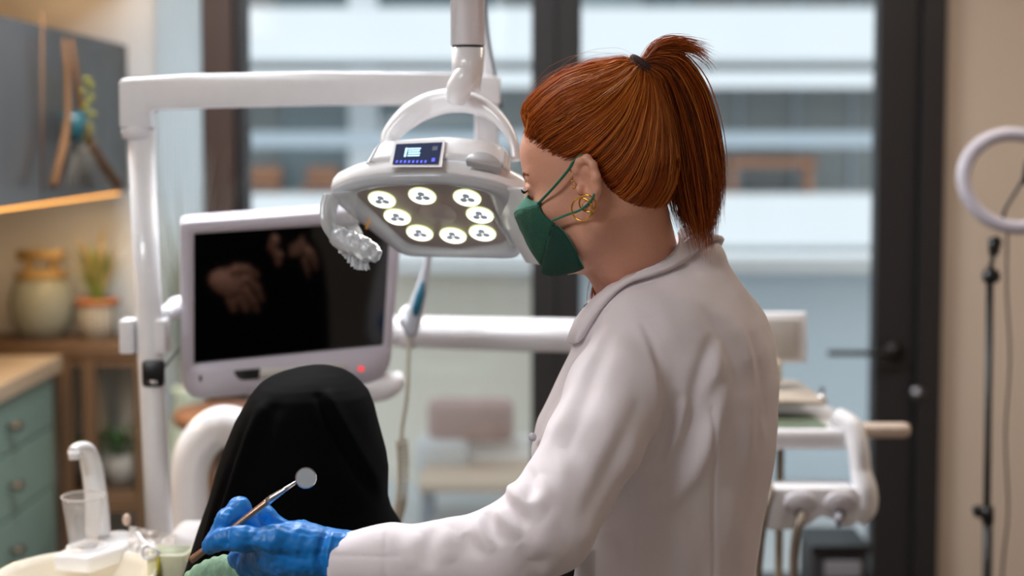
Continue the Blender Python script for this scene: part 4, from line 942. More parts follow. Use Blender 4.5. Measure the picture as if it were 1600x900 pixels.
# cloth folds: (pixel polyline, depth, width m, height m)
FOLDS = [
 ([(1000, 500), (1022, 545), (1036, 600), (1038, 650), (1022, 700)], 1.84, .006, -.004), ([(990, 500), (1012, 545), (1026, 600), (1028, 650), (1012, 700)], 1.83, .007, .003),
 ([(1112, 520), (1096, 580), (1078, 650), (1066, 690)], 1.86, .010, -.009), ([(1128, 530), (1110, 590), (1092, 660)], 1.86, .010, .007),
 ([(1118, 590), (1090, 660), (1056, 730), (1016, 790)], 1.86, .012, -.011), ([(1135, 600), (1108, 670), (1078, 740), (1030, 800)], 1.86, .012, .009),
 ([(1060, 610), (1046, 660), (1030, 705), (1000, 745)], 1.85, .009, -.010), ([(1075, 620), (1060, 670), (1040, 722)], 1.85, .008, .006),
 ([(1150, 560), (1160, 640), (1172, 740)], 1.92, .010, .005), ([(1168, 520), (1185, 600), (1196, 680)], 1.95, .008, -.005), ([(1120, 470), (1150, 520), (1180, 590), (1192, 650)], 1.93, .009, .005),
 ([(1090, 480), (1125, 530), (1150, 600), (1165, 660)], 1.9, .009, -.005), ([(1130, 760), (1150, 830), (1160, 900)], 1.9, .012, .005),
 ([(1111, 640), (1114, 760), (1118, 900)], 1.86, .0035, -.0035), ([(985, 770), (988, 830), (992, 900)], 1.87, .0035, -.003),
 ([(1040, 800), (1060, 850), (1085, 900)], 1.87, .014, .006), ([(905, 850), (930, 880), (935, 920)], 1.9, .012, .006), ([(950, 830), (962, 880), (962, 920)], 1.88, .010, -.006),
 # upper sleeve
 ([(950, 498), (925, 540), (895, 600), (872, 660), (850, 710)], 1.80, .008, .008), ([(935, 510), (910, 560), (885, 615), (862, 670)], 1.80, .008, -.007), ([(968, 500), (940, 560), (910, 640), (880, 720)], 1.79, .010, -.005),
 ([(985, 580), (960, 650), (925, 730), (900, 800)], 1.74, .014, .005), ([(1000, 620), (975, 690), (930, 770), (905, 830)], 1.75, .012, -.006), ([(875, 700), (880, 760), (860, 820)], 1.70, .012, .005),
 # elbow crook
 ([(792, 748), (800, 775), (830, 790), (850, 810)], 1.68, .011, .012), ([(782, 770), (800, 800), (830, 820)], 1.68, .008, -.013), ([(770, 800), (790, 812), (815, 840)], 1.67, .009, .011),
 ([(757, 800), (765, 822), (790, 850)], 1.68, .007, -.009), ([(840, 745), (850, 775), (842, 800)], 1.68, .010, .008), ([(822, 730), (832, 765), (826, 790)], 1.68, .007, -.008), ([(745, 806), (752, 828), (772, 862)], 1.68, .009, .007),
 ([(812, 850), (835, 880), (842, 905)], 1.67, .012, -.007), ([(860, 800), (842, 840), (830, 880)], 1.66, .013, .006),
 ([(700, 826), (695, 850), (706, 880)], 1.68, .012, .006), ([(675, 826), (668, 856), (672, 890)], 1.68, .010, -.006), ([(650, 832), (642, 858), (646, 890)], 1.69, .012, .004), ([(728, 830), (735, 850), (760, 870)], 1.68, .008, -.006),
 ([(519, 869), (570, 869), (625, 868)], 1.70, .0022, -.0022), ([(602, 835), (604, 870), (606, 905)], 1.70, .003, -.0015),
 # front placket
 ([(905, 560), (880, 610), (850, 660), (838, 700)], 2.0, .006, -.006),
]
def fold_disp(V, lim):
    V = np.asarray(V, float); out = np.zeros(len(V)); sq = lambda q: q - (q @ VIEW)[..., None] * VIEW * .94
    W = sq(V)
    for pts, Y, w_, h in FOLDS:
        L = sq(smooth_path(FD(pts, Y), 4)); n = len(L) - 1; best = np.full(len(V), 1e9); bt = np.zeros(len(V))
        for i in range(n):
            ba = L[i + 1] - L[i]; t = np.clip((W - L[i]) @ ba / (ba @ ba + 1e-12), 0, 1); d = np.linalg.norm(W - L[i] - t[:, None] * ba, axis=1)
            m_ = d < best; best = np.where(m_, d, best); bt = np.where(m_, (i + t) / n, bt)
        if w_ < .004: out += h * np.exp(-(best / w_) ** 2) * .8
        else: out += h * .85 * np.exp(-(best / (w_ * 1.25 * (.35 + .65 * np.sin(math.pi * np.clip(bt, .02, .98)) ** .6))) ** 2) * np.sin(math.pi * bt) ** .8
    return np.clip(out, -lim, lim)
def coat_sdf(p):
    d = torso_sdf(p)
    d = sU(d, s_chain(p, armL, armLr, .015), .009)
    d = sU(d, s_chain(p, armR, armRr, .015), .03)
    # shoulder caps
    d = sU(d, s_cap(p, P(1010, 500, 1.90), P(1075, 440, 2.02), .050, .062), .05)
    # trim the sleeve ends flat
    for a, b in ((armL[-2], armL[-1]), (armR[-2], armR[-1])):
        n_ = nrm(np.array(b) - np.array(a)); near = np.linalg.norm(p - b, axis=1) < .12
        d = np.where(near, np.maximum(d, ((p - b) @ n_).astype(np.float32)), d)
    return d.astype(np.float32)
V, F = sdf_mesh(coat_sdf, (-.28, 1.58, .58), (.50, 2.50, 1.55), .0055)
V = relax(V, F, 2, .5)
# split once for finer folds
def subdiv(V, F):
    F = np.asarray(F); E = np.sort(np.vstack([F[:, [i, (i + 1) % 4]] for i in range(4)]), 1)
    U, inv = np.unique(E, axis=0, return_inverse=True); inv = inv.ravel(); n = len(V); nf = len(F)
    ev = V[U].mean(1); fv = V[F].mean(1); V2 = np.vstack([V, ev, fv]); e = [n + inv[i * nf:(i + 1) * nf] for i in range(4)]; c = n + len(U) + np.arange(nf)
    Q = np.vstack([np.stack([F[:, i], e[i], c, e[(i + 3) % 4]], 1) for i in range(4)]); return V2, Q
V, F = subdiv(V, F); V = relax(V, F, 2, .5); N = vnormals(V, F)
near = fold_disp(V, .016)
soft = .0022 * noise3(V * A(1, 1, .45), 7) + .0010 * noise3(V * A(1, 1, .5), 17)
near = near * np.clip(-(N @ VIEW) * 2.5 + .2, 0, 1)
V = V + N * (near + soft)[:, None]; V = relax(V, F, 1, .4)
coat = mk('lab_coat', (V, F), M_coat, wom)
# collar
cm = P(1012, 424, 1.99); Bp, Fp_ = P(1083, 357, 2.0), P(938, 492, 1.98)
ca = (Bp - Fp_) / 2; cm = (Bp + Fp_) / 2; cl_ = BF.l * .072; cn = nrm(np.cross(ca, cl_)); cn = cn if cn[2] > 0 else -cn
def cring(k, kl, off, dv=0, n=96, back=0):
    out = []
    for t in np.linspace(-math.pi * .93, math.pi * .93, n):
        c_, s_ = math.cos(t), math.sin(t); bk_ = max(0, c_)
        out.append(cm + ca * c_ * (k + back * bk_) + cl_ * s_ * kl + cn * (off + .003 * math.sin(t * 5)) + A(0, 0, dv))
    return out
rings = [cring(.96, .93, -.022), cring(.985, .98, -.003), cring(1.0, 1.0, .003), cring(1.05, 1.08, .004), cring(1.07, 1.28, .002, -.016, back=.10), cring(1.10, 1.52, -.004, -.040, back=.34), cring(1.09, 1.50, -.008, -.040, back=.34), cring(1.04, 1.10, -.012), cring(.97, .95, -.024)]
def push_out(p, f, gap, it=8):
    p = np.array(p, float)
    for _ in range(it):
        d = f(p.astype(np.float32)).astype(float); e = .002
        g = nrm(np.stack([f((p + e * np.eye(3)[i]).astype(np.float32)) - f((p - e * np.eye(3)[i]).astype(np.float32)) for i in range(3)], 1))
        p += g * np.clip(gap - d, 0, .01)[:, None]
    return p
def body_lo(p):
    q = HF.loc(p); d = s_cap(p, HF.w((-.030, 0, -.02)), P(1008, 424, 1.985), .055, .052)
    return sU(d, s_cap(p, HF.w((.012, 0, -.055)), P(985, 440, 1.98), .038, .052), .025)
for i_ in range(5): rings[i_] = push_out(rings[i_], body_lo, .0025 + .001 * i_)
for i_, gp_ in ((2, .004), (3, .006), (4, .009), (5, .010), (6, .004)):
    rings[i_] = push_out(rings[i_], coat_sdf, gp_)
Vc, Fc = loft(rings, False, closed=False)
mk('collar', (Vc, Fc), M_coat, coat)
mk('button', uvs(P(832, 683, 1.94), .006, .006, .006, 12, 8), mat('pearl_button', (190, 186, 196), .3), coat)
# body: head, neck, trunk, arms and hands in one surface
neckb = P(1020, 440, 2.0)
nk = Frame(HF.O, 0, 0)
hands_w = []
def body_sdf(p):
    q = HF.loc(p); d = head_sdf(q)
    d = sU(d, s_cap(p, HF.w((-.030, 0, -.02)), P(1008, 424, 1.985), .055, .052), .03)
    d = sU(d, s_cap(p, HF.w((.012, 0, -.055)), P(985, 440, 1.98), .038, .052), .025)
    d = sU(d, s_cap(p, P(1018, 450, 2.0), P(1050, 600, 2.02), .045, .09), .03)
    return d.astype(np.float32)
V, F = sdf_mesh(body_sdf, HF.O + A(-.16, -.14, -.36), HF.O + A(.24, .26, .15), .0019)
V = relax(V, F, 2, .5); N = vnormals(V, F)
body = mk('body', (V, F), M_skin, wom)

# eye and brows (left side seen)
M_lash = mat('lashes', (24, 18, 20), .6); M_brow = mat('brow_hair', (150, 78, 44), .7); M_eye = mat('eye_white', (226, 222, 220), .15)
g1, g2, g3 = [], [], []
for s in (1, -1):
    for i in range(16):
        t = i / 15; x0 = A(.0945 - .008 * t, s * (.024 + .020 * t), .0115 + .001 * math.sin(t * 3)); d = A(.007, s * (.003 + .005 * t), -.0015 + .003 * t)
        g1.append(tube(smooth_path([HF.w(x0), HF.w(x0 + d * .6 - A(0, 0, .001)), HF.w(x0 + d + A(0, 0, .0025))], 4), [.0007, .0005, .0002], 4))
    for i in range(70):
        t = i / 69; x0 = A(.097 - .016 * t * t, s * (.014 + .034 * t), .0300 + .005 * math.sin(t * 2.6) + rng.normal() * .0014); d = A(-.003, s * .007, .0015 - .002 * t)
        g2.append(tube([HF.w(x0), HF.w(x0 + d)], [.0006, .0003], 4))
mk('eyelashes', join(*g1), M_lash, body); mk('eyebrows', join(*g2), M_brow, body)

# ---------------- hair
T_ = HF.px(993, 113, 0.0)                      # the tie
Chd = np.array([-.008, 0, .045])
HBR = [(.097, 1.0)]
def hair_sdf(q):
    a = q.copy(); a[:, 1] = np.abs(a[:, 1])
    d = s_ell(a, (-.006, 0, .047), (.104, .083, .096))
    d = sU(d, s_ell(a, (.030, 0, .075), (.072, .062, .070)), .03)          # puffed front
    d = sU(d, s_ell(a, (-.022, 0, .085), (.085, .070, .072)), .03)
    d = sU(d, s_cap(a, (-.03, 0, .09), tuple(T_ - A(-.01, 0, .012)), .055, .016), .05)  # rise to the tie
    d = sU(d, s_ell(a, (-.052, 0, .008), (.054, .064, .060)), .03)         # nape
    return d
def rad(dirs):
    lo_, hi_ = np.full(len(dirs), .03), np.full(len(dirs), .26)
    for _ in range(18):
        m_ = (lo_ + hi_) / 2; ins = hair_sdf((Chd + dirs * m_[:, None]).astype(np.float32)) < 0
        lo_ = np.where(ins, m_, lo_); hi_ = np.where(ins, hi_, m_)
    return (lo_ + hi_) / 2
def rad_out(dirs):   # outermost crossing
    r = np.full(len(dirs), .05)
    for k_ in np.linspace(.05, .22, 60):
        ins = hair_sdf((Chd + dirs * k_).astype(np.float32)) < 0; r = np.where(ins, k_, r)
    return r
hl_pts = [HF.px(814, 196, .02), HF.px(826, 212, .04), HF.px(845, 226, .058), HF.px(868, 240, .068), HF.px(888, 246, .074), HF.px(910, 238, .078), HF.px(926, 256, .078), HF.px(936, 288, .074), HF.px(950, 322, .068), HF.px(980, 352, .055), HF.px(1026, 384, .030), HF.px(1054, 398, .0)]
hlx = np.array([[q[0], q[2]] for q in hl_pts])
poly = np.vstack([[[.30, hlx[0][1] - .004]], hlx, [[hlx[-1][0] - .05, hlx[-1][1] - .01]], [[-.35, -.02]], [[-.35, .4]], [[.30, .4]]])
def inpoly(x, y, P_):
    c = np.zeros(len(x), bool); j = len(P_) - 1
    for i in range(len(P_)):
        xi, yi, xj, yj = *P_[i], *P_[j]
        m_ = ((yi > y) != (yj > y)); c ^= m_ & (x < (xj - xi) * (y - yi) / (yj - yi + 1e-12) + xi); j = i
    return c
# cap shell: a lat-long sphere trimmed by the hair line
nu, nv = 260, 180
th = np.linspace(0.001, math.pi - .001, nv); ph = np.arange(nu) * 2 * math.pi / nu
Dd = np.stack([np.outer(np.sin(th), np.cos(ph)), np.outer(np.sin(th), np.sin(ph)), np.outer(np.cos(th), np.ones(nu))], -1).reshape(-1, 3)
Rr = rad(Dd); Pp = Chd + Dd * Rr[:, None]
keep = inpoly(Pp[:, 0], Pp[:, 2], poly)
def scalp(dirs):
    r = np.full(len(dirs), .03); lo_, hi_ = np.full(len(dirs), .03), np.full(len(dirs), .2)
    for _ in range(14):
        m_ = (lo_ + hi_) / 2; ins = head_sdf((Chd + dirs * m_[:, None]).astype(np.float32), False) < 0
        lo_ = np.where(ins, m_, lo_); hi_ = np.where(ins, hi_, m_)
    return (lo_ + hi_) / 2
def edge_k(pts, wd):
    q = np.stack([pts[:, 0], 0 * pts[:, 0], pts[:, 2]], 1); l = np.stack([hlx[:, 0], 0 * hlx[:, 0], hlx[:, 1]], 1)
    l = np.vstack([[.16, 0, hlx[0][1] - .004], l, [hlx[-1][0] - .08, 0, hlx[-1][1] - .01]])
    t = np.clip(polydist(q, l) / wd, 0, 1); return t * t * (3 - 2 * t)
_sc = scalp(Dd); _kk = edge_k(Pp, .024)
Rr = np.where(keep, np.minimum(Rr, _sc + .0045) * (1 - _kk) + Rr * _kk, Rr)
groove = .0010 * np.sin(180 * np.arctan2(Pp[:, 1] - T_[1], Pp[:, 0] - T_[0]) )
Pp2 = Chd + Dd * (Rr - .0035 + groove * .6)[:, None]
Fq = []
for i in range(nv - 1):
    for j in range(nu):
        a_, b_ = i * nu + j, i * nu + (j + 1) % nu
        if keep[a_] and keep[b_] and keep[a_ + nu] and keep[b_ + nu]: Fq.append((a_, a_ + nu, b_ + nu, b_))
def tone_attr(o, vals):
    at = o.data.attributes.new('tone', 'FLOAT', 'POINT'); at.data.foreach_set('value', np.asarray(vals, np.float32))
used = np.unique(np.array(Fq)); rm = -np.ones(len(Pp2), int); rm[used] = np.arange(len(used))
hair = mk('hair', (HF.w(Pp2[used]), rm[np.array(Fq)].tolist()), M_hair, wom)
tone_attr(hair, .12 + .1 * noise3(Pp2[used], 30))
def strands(paths, radii, tones, name, parent, m=None):
    """paths (n, k, 3) -> one mesh of three-sided tapering strands"""
    paths = np.asarray(paths, float); n, k = paths.shape[:2]
    T = nrm(np.gradient(paths, axis=1)); up = np.where(np.abs(T[:, :1, 2:]) > .9, A(1, 0, 0), A(0, 0, 1)) * np.ones((n, k, 3))
    N1 = nrm(np.cross(T, up)); B = np.cross(T, N1); V = []
    tp = np.interp(np.linspace(0, 1, k), [0, .08, .75, 1], [.5, 1, .9, .12])
    for s in range(3):
        a = s * 2.094; V.append(paths + (N1 * math.cos(a) + B * math.sin(a)) * (radii[:, None] * tp[None])[..., None])
    V = np.stack(V, 2).reshape(-1, 3)
    i, j, s = np.meshgrid(np.arange(n), np.arange(k - 1), np.arange(3), indexing='ij')
    b = (i * k + j) * 3; F = np.stack([b + s, b + (s + 1) % 3, b + 3 + (s + 1) % 3, b + 3 + s], -1).reshape(-1, 4)
    me = bpy.data.meshes.new(name); off = np.array(wloc(parent)); V = V - off
    me.vertices.add(len(V)); me.vertices.foreach_set('co', V.ravel()); me.loops.add(F.size); me.loops.foreach_set('vertex_index', F.ravel().astype(np.int32))
    me.polygons.add(len(F)); me.polygons.foreach_set('loop_start', np.arange(0, F.size, 4, dtype=np.int32)); me.update(calc_edges=True); me.validate()
    me.polygons.foreach_set('use_smooth', [True] * len(me.polygons)); me.materials.append(m or M_hair)
    o = bpy.data.objects.new(name, me); C.objects.link(o); o.parent = parent
    tone_attr(o, np.repeat(tones, k * 3)); return o
# strands swept from every root towards the tie over the shell
NS = 9000
dd = nrm(rng.normal(size=(NS * 3, 3))); pp = Chd + dd * rad(dd)[:, None]
ok = inpoly(pp[:, 0], pp[:, 2], poly); dd = dd[ok][:NS]; pp = pp[ok][:NS]
# extra roots along the hair line
tt_ = rng.uniform(0, len(hl_pts) - 1.001, 3000); ii = tt_.astype(int); HP = np.array(hl_pts)
e_ = HP[ii] * (1 - (tt_ - ii))[:, None] + HP[ii + 1] * (tt_ - ii)[:, None]; e_[:, 1] *= np.where(rng.uniform(size=3000) < .5, 1, -1)
e_ += rng.normal(size=e_.shape) * (.003 + .005 * (ii > 7))[:, None] + A(-.001, 0, .002)
f_ = np.stack([np.full(900, hlx[0][0]), rng.uniform(-.045, .045, 900), np.full(900, hlx[0][1] + .002)], 1) + rng.normal(size=(900, 3)) * .0025
dd = np.vstack([dd, nrm(e_ - Chd), nrm(f_ - Chd)])
dT = nrm(T_ - Chd); K = 16; n_ = len(dd)
om = np.arccos(np.clip(dd @ dT, -1, 1)); ts = np.linspace(0, 1, K)
# bow the sweep: strands of the temple rise a little before running back
bow = nrm(np.cross(dd, dT)) 
side = np.sign(dd[:, 1] + 1e-6)
path = []
fy = np.clip(np.abs(dd[:, 1]) * 1.3, 0, 1) * np.clip(om / 1.2, 0, 1)
MID = nrm(dd + dT + fy[:, None] * np.stack([np.full(n_, -.75), .55 * side, np.full(n_, -.45)], 1) * np.clip(dd[:, :1] + .9, .25, 1.3))
for t in ts:
    te = t
    d_ = (1 - te) ** 2 * dd + 2 * te * (1 - te) * MID + te * te * dT
    lift = .05 * np.sin(math.pi * te) * np.clip(om / 1.6, 0, 1) * np.clip(dd[:, 2] * 2.2 + .1 + .8 * (dd[:, 0] > .5) * dd[:, 0], -1.0, 1)
    d_ = nrm(d_ + A(0, 0, 1) * lift[:, None])
    path.append(d_)
path = np.stack(path, 1)
_pf = path.reshape(-1, 3); R2 = rad(_pf); _k2 = edge_k(Chd + _pf * R2[:, None], .024); R2 = (np.minimum(R2, scalp(_pf) + .005) * (1 - _k2) + R2 * _k2).reshape(n_, K)
lock = noise3(np.stack([np.arctan2(dd[:, 1], dd[:, 2] - .1), om, dd[:, 0]], 1), 8.0)
Pth = Chd + path * (R2 - .001 + .0034 * lock[:, None] * np.sin(math.pi * ts)[None] + rng.normal(size=(n_, 1)) * .0009)[..., None]
w1_ = noise3(Pth.reshape(-1, 3), 24).reshape(n_, K); w2_ = noise3(Pth.reshape(-1, 3) + 5, 24).reshape(n_, K)
Pth = Pth + np.stack([w1_ * 0, w2_, w1_], -1) * .0016 * np.sin(math.pi * ts)[None, :, None]
Pth[:, 0] = Chd + path[:, 0] * (R2[:, 0] - .005)[:, None]
tn = np.clip(.38 + .34 * lock + rng.normal(size=n_) * .16, 0, 1)
strands(HF.w(Pth.reshape(-1, 3)).reshape(n_, K, 3), rng.uniform(.00034, .0006, n_), tn, 'hair_strands', hair)
# stray hairs
ns = 260; ix = rng.integers(0, n_, ns); St = Pth[ix].copy(); bl = rng.normal(size=(ns, 3)) * .006
St = St + bl[:, None, :] * np.sin(math.pi * ts)[None, :, None] + (path[ix] * (np.abs(rng.normal(size=(ns, 1))) * .006 * np.sin(math.pi * ts)[None])[..., None])
strands(HF.w(St.reshape(-1, 3)).reshape(ns, K, 3), np.full(ns, .00016), np.full(ns, .7), 'stray_hairs', hair)
# ponytail
Yt = onplane(993, 113, HF.O, HF.l)[1]
def PG(pts, dy): return smooth_path([P(x, y, Yt + d) for (x, y), d in zip(pts, dy)], 8)
tail = [
 [(992, 116), (1012, 92), (1052, 92), (1088, 130), (1112, 190), (1128, 250), (1128, 330)],
 [(992, 112), (1016, 86), (1064, 80), (1104, 118), (1126, 180), (1134, 240), (1134, 300)],
 [(994, 118), (1010, 104), (1042, 118), (1064, 170), (1084, 240), (1098, 325), (1108, 415)],
 [(996, 120), (1008, 112), (1026, 134), (1032, 184), (1040, 250), (1054, 325), (1084, 392)],
 [(994, 114), (1010, 98), (1044, 100), (1082, 150), (1104, 225), (1114, 315), (1110, 402)],
 [(996, 122), (1006, 116), (1020, 140), (1028, 196), (1036, 270), (1048, 335), (1068, 376)],
]
tg = [PG(g, [0, 0, .006, .01, .01, .01, .01]) for g in tail]
tg = np.array([np.array([g[int(u * (len(g) - 1))] for u in np.linspace(0, 1, 24)]) for g in tg])
NT = 5200; K2 = 24; wts = rng.dirichlet([.55] * len(tail), NT)
PT = np.einsum('ng,gkc->nkc', wts, tg)
t2 = np.linspace(0, 1, K2); spread = np.interp(t2, [0, .05, .14, .35, .8, 1], [.2, .35, .8, 1.0, .75, .38])
disk = rng.normal(size=(NT, 3)); disk = disk / np.maximum(1, np.linalg.norm(disk, axis=1, keepdims=True) / 1.6)
PT = PT + disk[:, None, :] * spread[None, :, None] * A(.006, .017, .004)
cl = rng.integers(0, 60, NT); cw = rng.normal(size=(60, 3)) * A(.004, .006, .002); PT = PT + cw[cl][:, None, :] * (t2 ** 1.5)[None, :, None]
# each strand ends at its own length
ln = np.clip(1 - np.abs(rng.normal(size=NT)) * .09, .45, 1)
PT2 = np.empty_like(PT)
for i in range(NT):
    u = np.linspace(0, ln[i], K2)
    for c_ in range(3): PT2[i, :, c_] = np.interp(u, t2, PT[i, :, c_])
PT2 += (rng.normal(size=(NT, 1, 3)) * .0022) * (t2 ** 2)[None, :, None]
tcl = rng.normal(size=60) * .2
pt = strands(PT2, rng.uniform(.0004, .00068, NT), np.clip(.36 + tcl[cl] + rng.normal(size=NT) * .13, 0, 1), 'ponytail', wom)
# loose top sprays
fly = [[(998, 108), (1020, 78), (1052, 62), (1090, 64), (1126, 74)], [(998, 108), (1024, 74), (1060, 66), (1098, 84), (1112, 100)], [(998, 106), (1016, 70), (1040, 58), (1066, 60), (1085, 66)], [(1000, 110), (1030, 84), (1075, 84), (1106, 102), (1118, 128)]]
fg = np.array([np.array([g[int(u * (len(g) - 1))] for u in np.linspace(0, 1, 14)]) for g in [PG(g, [0, 0, .004, .004, .004]) for g in fly]])
NF = 420; wf = rng.dirichlet([.5] * 4, NF); PF = np.einsum('ng,gkc->nkc', wf, fg) + rng.normal(size=(NF, 1, 3)) * A(.002, .008, .002) + rng.normal(size=(NF, 1, 3)) * (np.linspace(0, 1, 14) ** 2)[None, :, None] * .004
PF = np.stack([[[np.interp(u, np.linspace(0, 1, 14), PF[i, :, c_]) for c_ in range(3)] for u in np.linspace(0, rng.uniform(.45, 1), 14)] for i in range(NF)])
strands(PF, np.full(NF, .00036), np.clip(.5 + rng.normal(size=NF) * .12, 0, 1), 'flyaway_hair', pt)
# wisps by the throat
NW = 40; g = PG([(936, 425), (932, 445), (930, 465), (933, 484)], [.06, .06, .06, .06]); g = g[np.linspace(0, len(g) - 1, 10).astype(int)]
strands(g[None] + rng.normal(size=(NW, 1, 3)) * A(.0035, .003, .001) + rng.normal(size=(NW, 1, 3)) * A(.003, .003, .001) * np.linspace(0, 1, 10)[None, :, None], np.full(NW, .0005), np.full(NW, .5), 'throat_wisps', hair)
tw = P(992, 114, Yt); tp_dir = nrm(P(1010, 94, Yt) - P(984, 130, Yt))
gt = []
for i in range(7):
    q = tw + A(.003, 0, -.002) + tp_dir * (i - 3) * .0046; q = q + rng.normal(size=3) * .0008
    gt.append(torus(q, tp_dir + rng.normal(size=3) * .12, .0185 + .001 * math.sin(i), .0046, 26, 8))
mk('hair_tie', join(*gt, cyl(tw - tp_dir * .014, tw + tp_dir * .014, .0115)), mat('brown_elastic', (58, 34, 30), .8, bump=.4, scale=300), wom)

# ---------------- mask
def bez(a, b, c, n=14):
    t = np.linspace(0, 1, n)[:, None]; return (1 - t) ** 2 * np.array(a) + 2 * t * (1 - t) * np.array(b) + t * t * np.array(c)
hp_ = lambda x, y, lat: np.array(HF.px(x, y, lat), float)
top_side, top_mid = hp_(846, 317, .062), hp_(829, 302, .0)
tip, up_side = hp_(804, 334, .0), hp_(843, 320, .064)
low_side, low_mid = hp_(866, 350, .068), hp_(848, 418, .0)
bot_side = hp_(874, 352, .069); bot_c = hp_(905, 396, .058); bot_mid = hp_(890, 430, .0)
def half_to_full(c): m_ = c[::-1][1:] * A(1, -1, 1); return np.vstack([c, m_])      # side -> middle -> other side
r0 = half_to_full(bez(top_side, (top_side + top_mid) / 2 + A(.016, .014, .002), top_mid))
r1 = half_to_full(bez(up_side, (up_side + tip) / 2 + A(.010, .020, 0), tip))
lc = hp_(846, 385, .055)
r2 = half_to_full(bez(low_side, hp_(850, 392, .052), low_mid))
r3 = half_to_full(bez(bot_side, bot_c + A(.012, .0, -.002), bot_mid))
def between(a, b, n, bul):
    out = []
    for t in np.linspace(0, 1, n):
        out.append(a * (1 - t) + b * t + A(1, 0, 0) * bul * math.sin(math.pi * t) + (a * (1 - t) + b * t) * A(0, 1, 0) * bul * 4 * math.sin(math.pi * t))
    return out
def maskpart(name, a, b, m, par, n=10, bul=.004, th=.0012):
    rr = between(a, b, n, bul); R_ = np.array(rr); R_ = R_ + (noise3(R_.reshape(-1, 3), 30) * .0010).reshape(R_.shape[:2])[..., None] * A(1, .3, 0)
    W_ = HF.w(R_.reshape(-1, 3)).reshape(R_.shape); V_, F_ = loft(W_, False, closed=False)
    o = mk(name, (V_, F_), m, par); s = o.modifiers.new('thick', 'SOLIDIFY'); s.thickness = th * 2; s.offset = 0; return o
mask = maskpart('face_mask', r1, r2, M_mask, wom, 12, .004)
maskpart('mask_top_panel', r0, r1, M_mask_lit, mask, 6, .001)
# the lower panel turns under the chin
r3b = half_to_full(bez(hp_(912, 420, .050), hp_(905, 430, .03), hp_(900, 436, .0)))
low = [r2 * (1 - t) + half_to_full(bez(hp_(871, 352, .0685) * (1 - t) + hp_(911, 418, .052) * t, hp_(862, 400, .05) * (1 - t) + hp_(895, 430, .03) * t, hp_(848, 418, 0) * (1 - t) + hp_(880, 434, 0) * t)) * t for t in (0, 1)]
la = r2; edge = half_to_full(np.array([hp_(*q) for q in ((872, 353, .0685), (880, 361, .068), (888, 372, .066), (895, 384, .064), (901, 396, .061), (907, 408, .057), (912, 419, .052), (906, 422, .044), (898, 425, .036), (890, 427, .028), (882, 429, .021), (874, 430, .014), (866, 431, .007), (860, 431, 0))]))
maskpart('mask_lower_panel', la, edge, mat('green_mask_shaded', (12, 60, 48), .9, bump=.6, scale=420, var=.35), mask, 10, .007)  # shaded copy of the mask green: panel shade put into the colour
for s_, nm in ((1, 'mask_seam'), ):
    mk(nm, join(tube(HF.w(r1), .0010, 6), tube(HF.w(r2), .0012, 6), tube(HF.w(edge), .0009, 6)), M_mask_lit, mask)
M_strap = mat('green_elastic', (40, 120, 92), .7, bump=.3, scale=600)
for s_ in (1, -1):
    f_ = lambda x, y, lat: HF.w(hp_(x, y, lat) * A(1, s_, 1))
    mk('mask_strap', tube(smooth_path([f_(841, 318, .0655), f_(862, 296, .0745), f_(887, 267, .082), f_(897, 252, .083), f_(912, 243, .084), f_(926, 258, .086), f_(931, 285, .088), f_(926, 309, .093), f_(908, 327, .092), f_(885, 336, .078), f_(862, 345, .0715)], 8), .0027, 8, flat=.6), M_strap, mask)
    mk('earring', torus(f_(909, 327, .090), HF.l * s_ + HF.f * .25, .0150, .0011, 36, 8), M_gold, wom)
    mk('earring', torus(f_(918, 318, .090), HF.l * s_ + HF.f * .1 - HF.u * .2, .0112, .0012, 36, 8), M_gold, wom)
    for x, y, lt in ((893, 267, .0775), (894, 283, .0775), (897, 293, .078)):
        mk('ear_stud', uvs(f_(x, y, lt + .001), .0021, n=10, m=8), M_gold, wom)

# ---------------- left glove holding the mirror
YG = 1.74
def G(x, y, o=0): return P(x, y, YG + o)
hand_parts = []
def glove_sdf(p):
    d = s_chain(p, [G(533, 868, 0), G(505, 866, 0), G(470, 860, 0), G(430, 858, .005)], [.030, .0255, .032, .030], .02)      # wrist and palm
    d = sU(d, s_chain(p, [G(440, 868, .02), G(400, 874, .03)], [.026, .022], .015), .02)
    d = sU(d, s_chain(p, [G(480, 852, -.010), G(430, 846, -.022), G(375, 842, -.024), G(345, 843, -.020), G(328, 852, -.012)], [.018, .0185, .0145, .0125, .0105], .010), .012)   # thumb
    e = s_chain(p, [G(425, 858, .022), G(398, 832, .030), G(374, 793, .022), G(352, 814, .006), G(332, 842, -.002)], [.016, .0135, .0125, .0115, .0095], .008)   # index
    d = sU(d, e, .005)
    e = s_chain(p, [G(435, 862, .036), G(440, 830, .048), G(414, 806, .046), G(380, 818, .030), G(352, 842, .016)], [.016, .0135, .0125, .0115, .010], .008)   # middle
    d = sU(d, e, .004)
    e = s_chain(p, [G(430, 872, .045), G(395, 868, .056), G(372, 872, .045), G(385, 888, .028), G(410, 896, .020)], [.016, .013, .012, .011, .010], .008)   # ring
    d = sU(d, e, .004)
    e = s_chain(p, [G(435, 884, .045), G(408, 890, .055), G(392, 898, .045), G(410, 908, .030), G(430, 908, .024)], [.014, .0115, .011, .010, .009], .007)   # little
    d = sU(d, e, .004)
    # rolled cuff
    d = sU(d, np.maximum(s_cap(p, G(520, 868, 0), G(546, 872, 0), .0315, .033), -1e3), .006)
    return d.astype(np.float32)
V, F = sdf_mesh(glove_sdf, G(300, 760) + A(-.02, -.09, -.16), G(570, 760) + A(0, .12, .04), .0019)
V = relax(V, F, 2, .5); N = vnormals(V, F)
wr = .0011 * noise3(V * A(1, 1, 1), 38) + .0006 * noise3(V, 85)
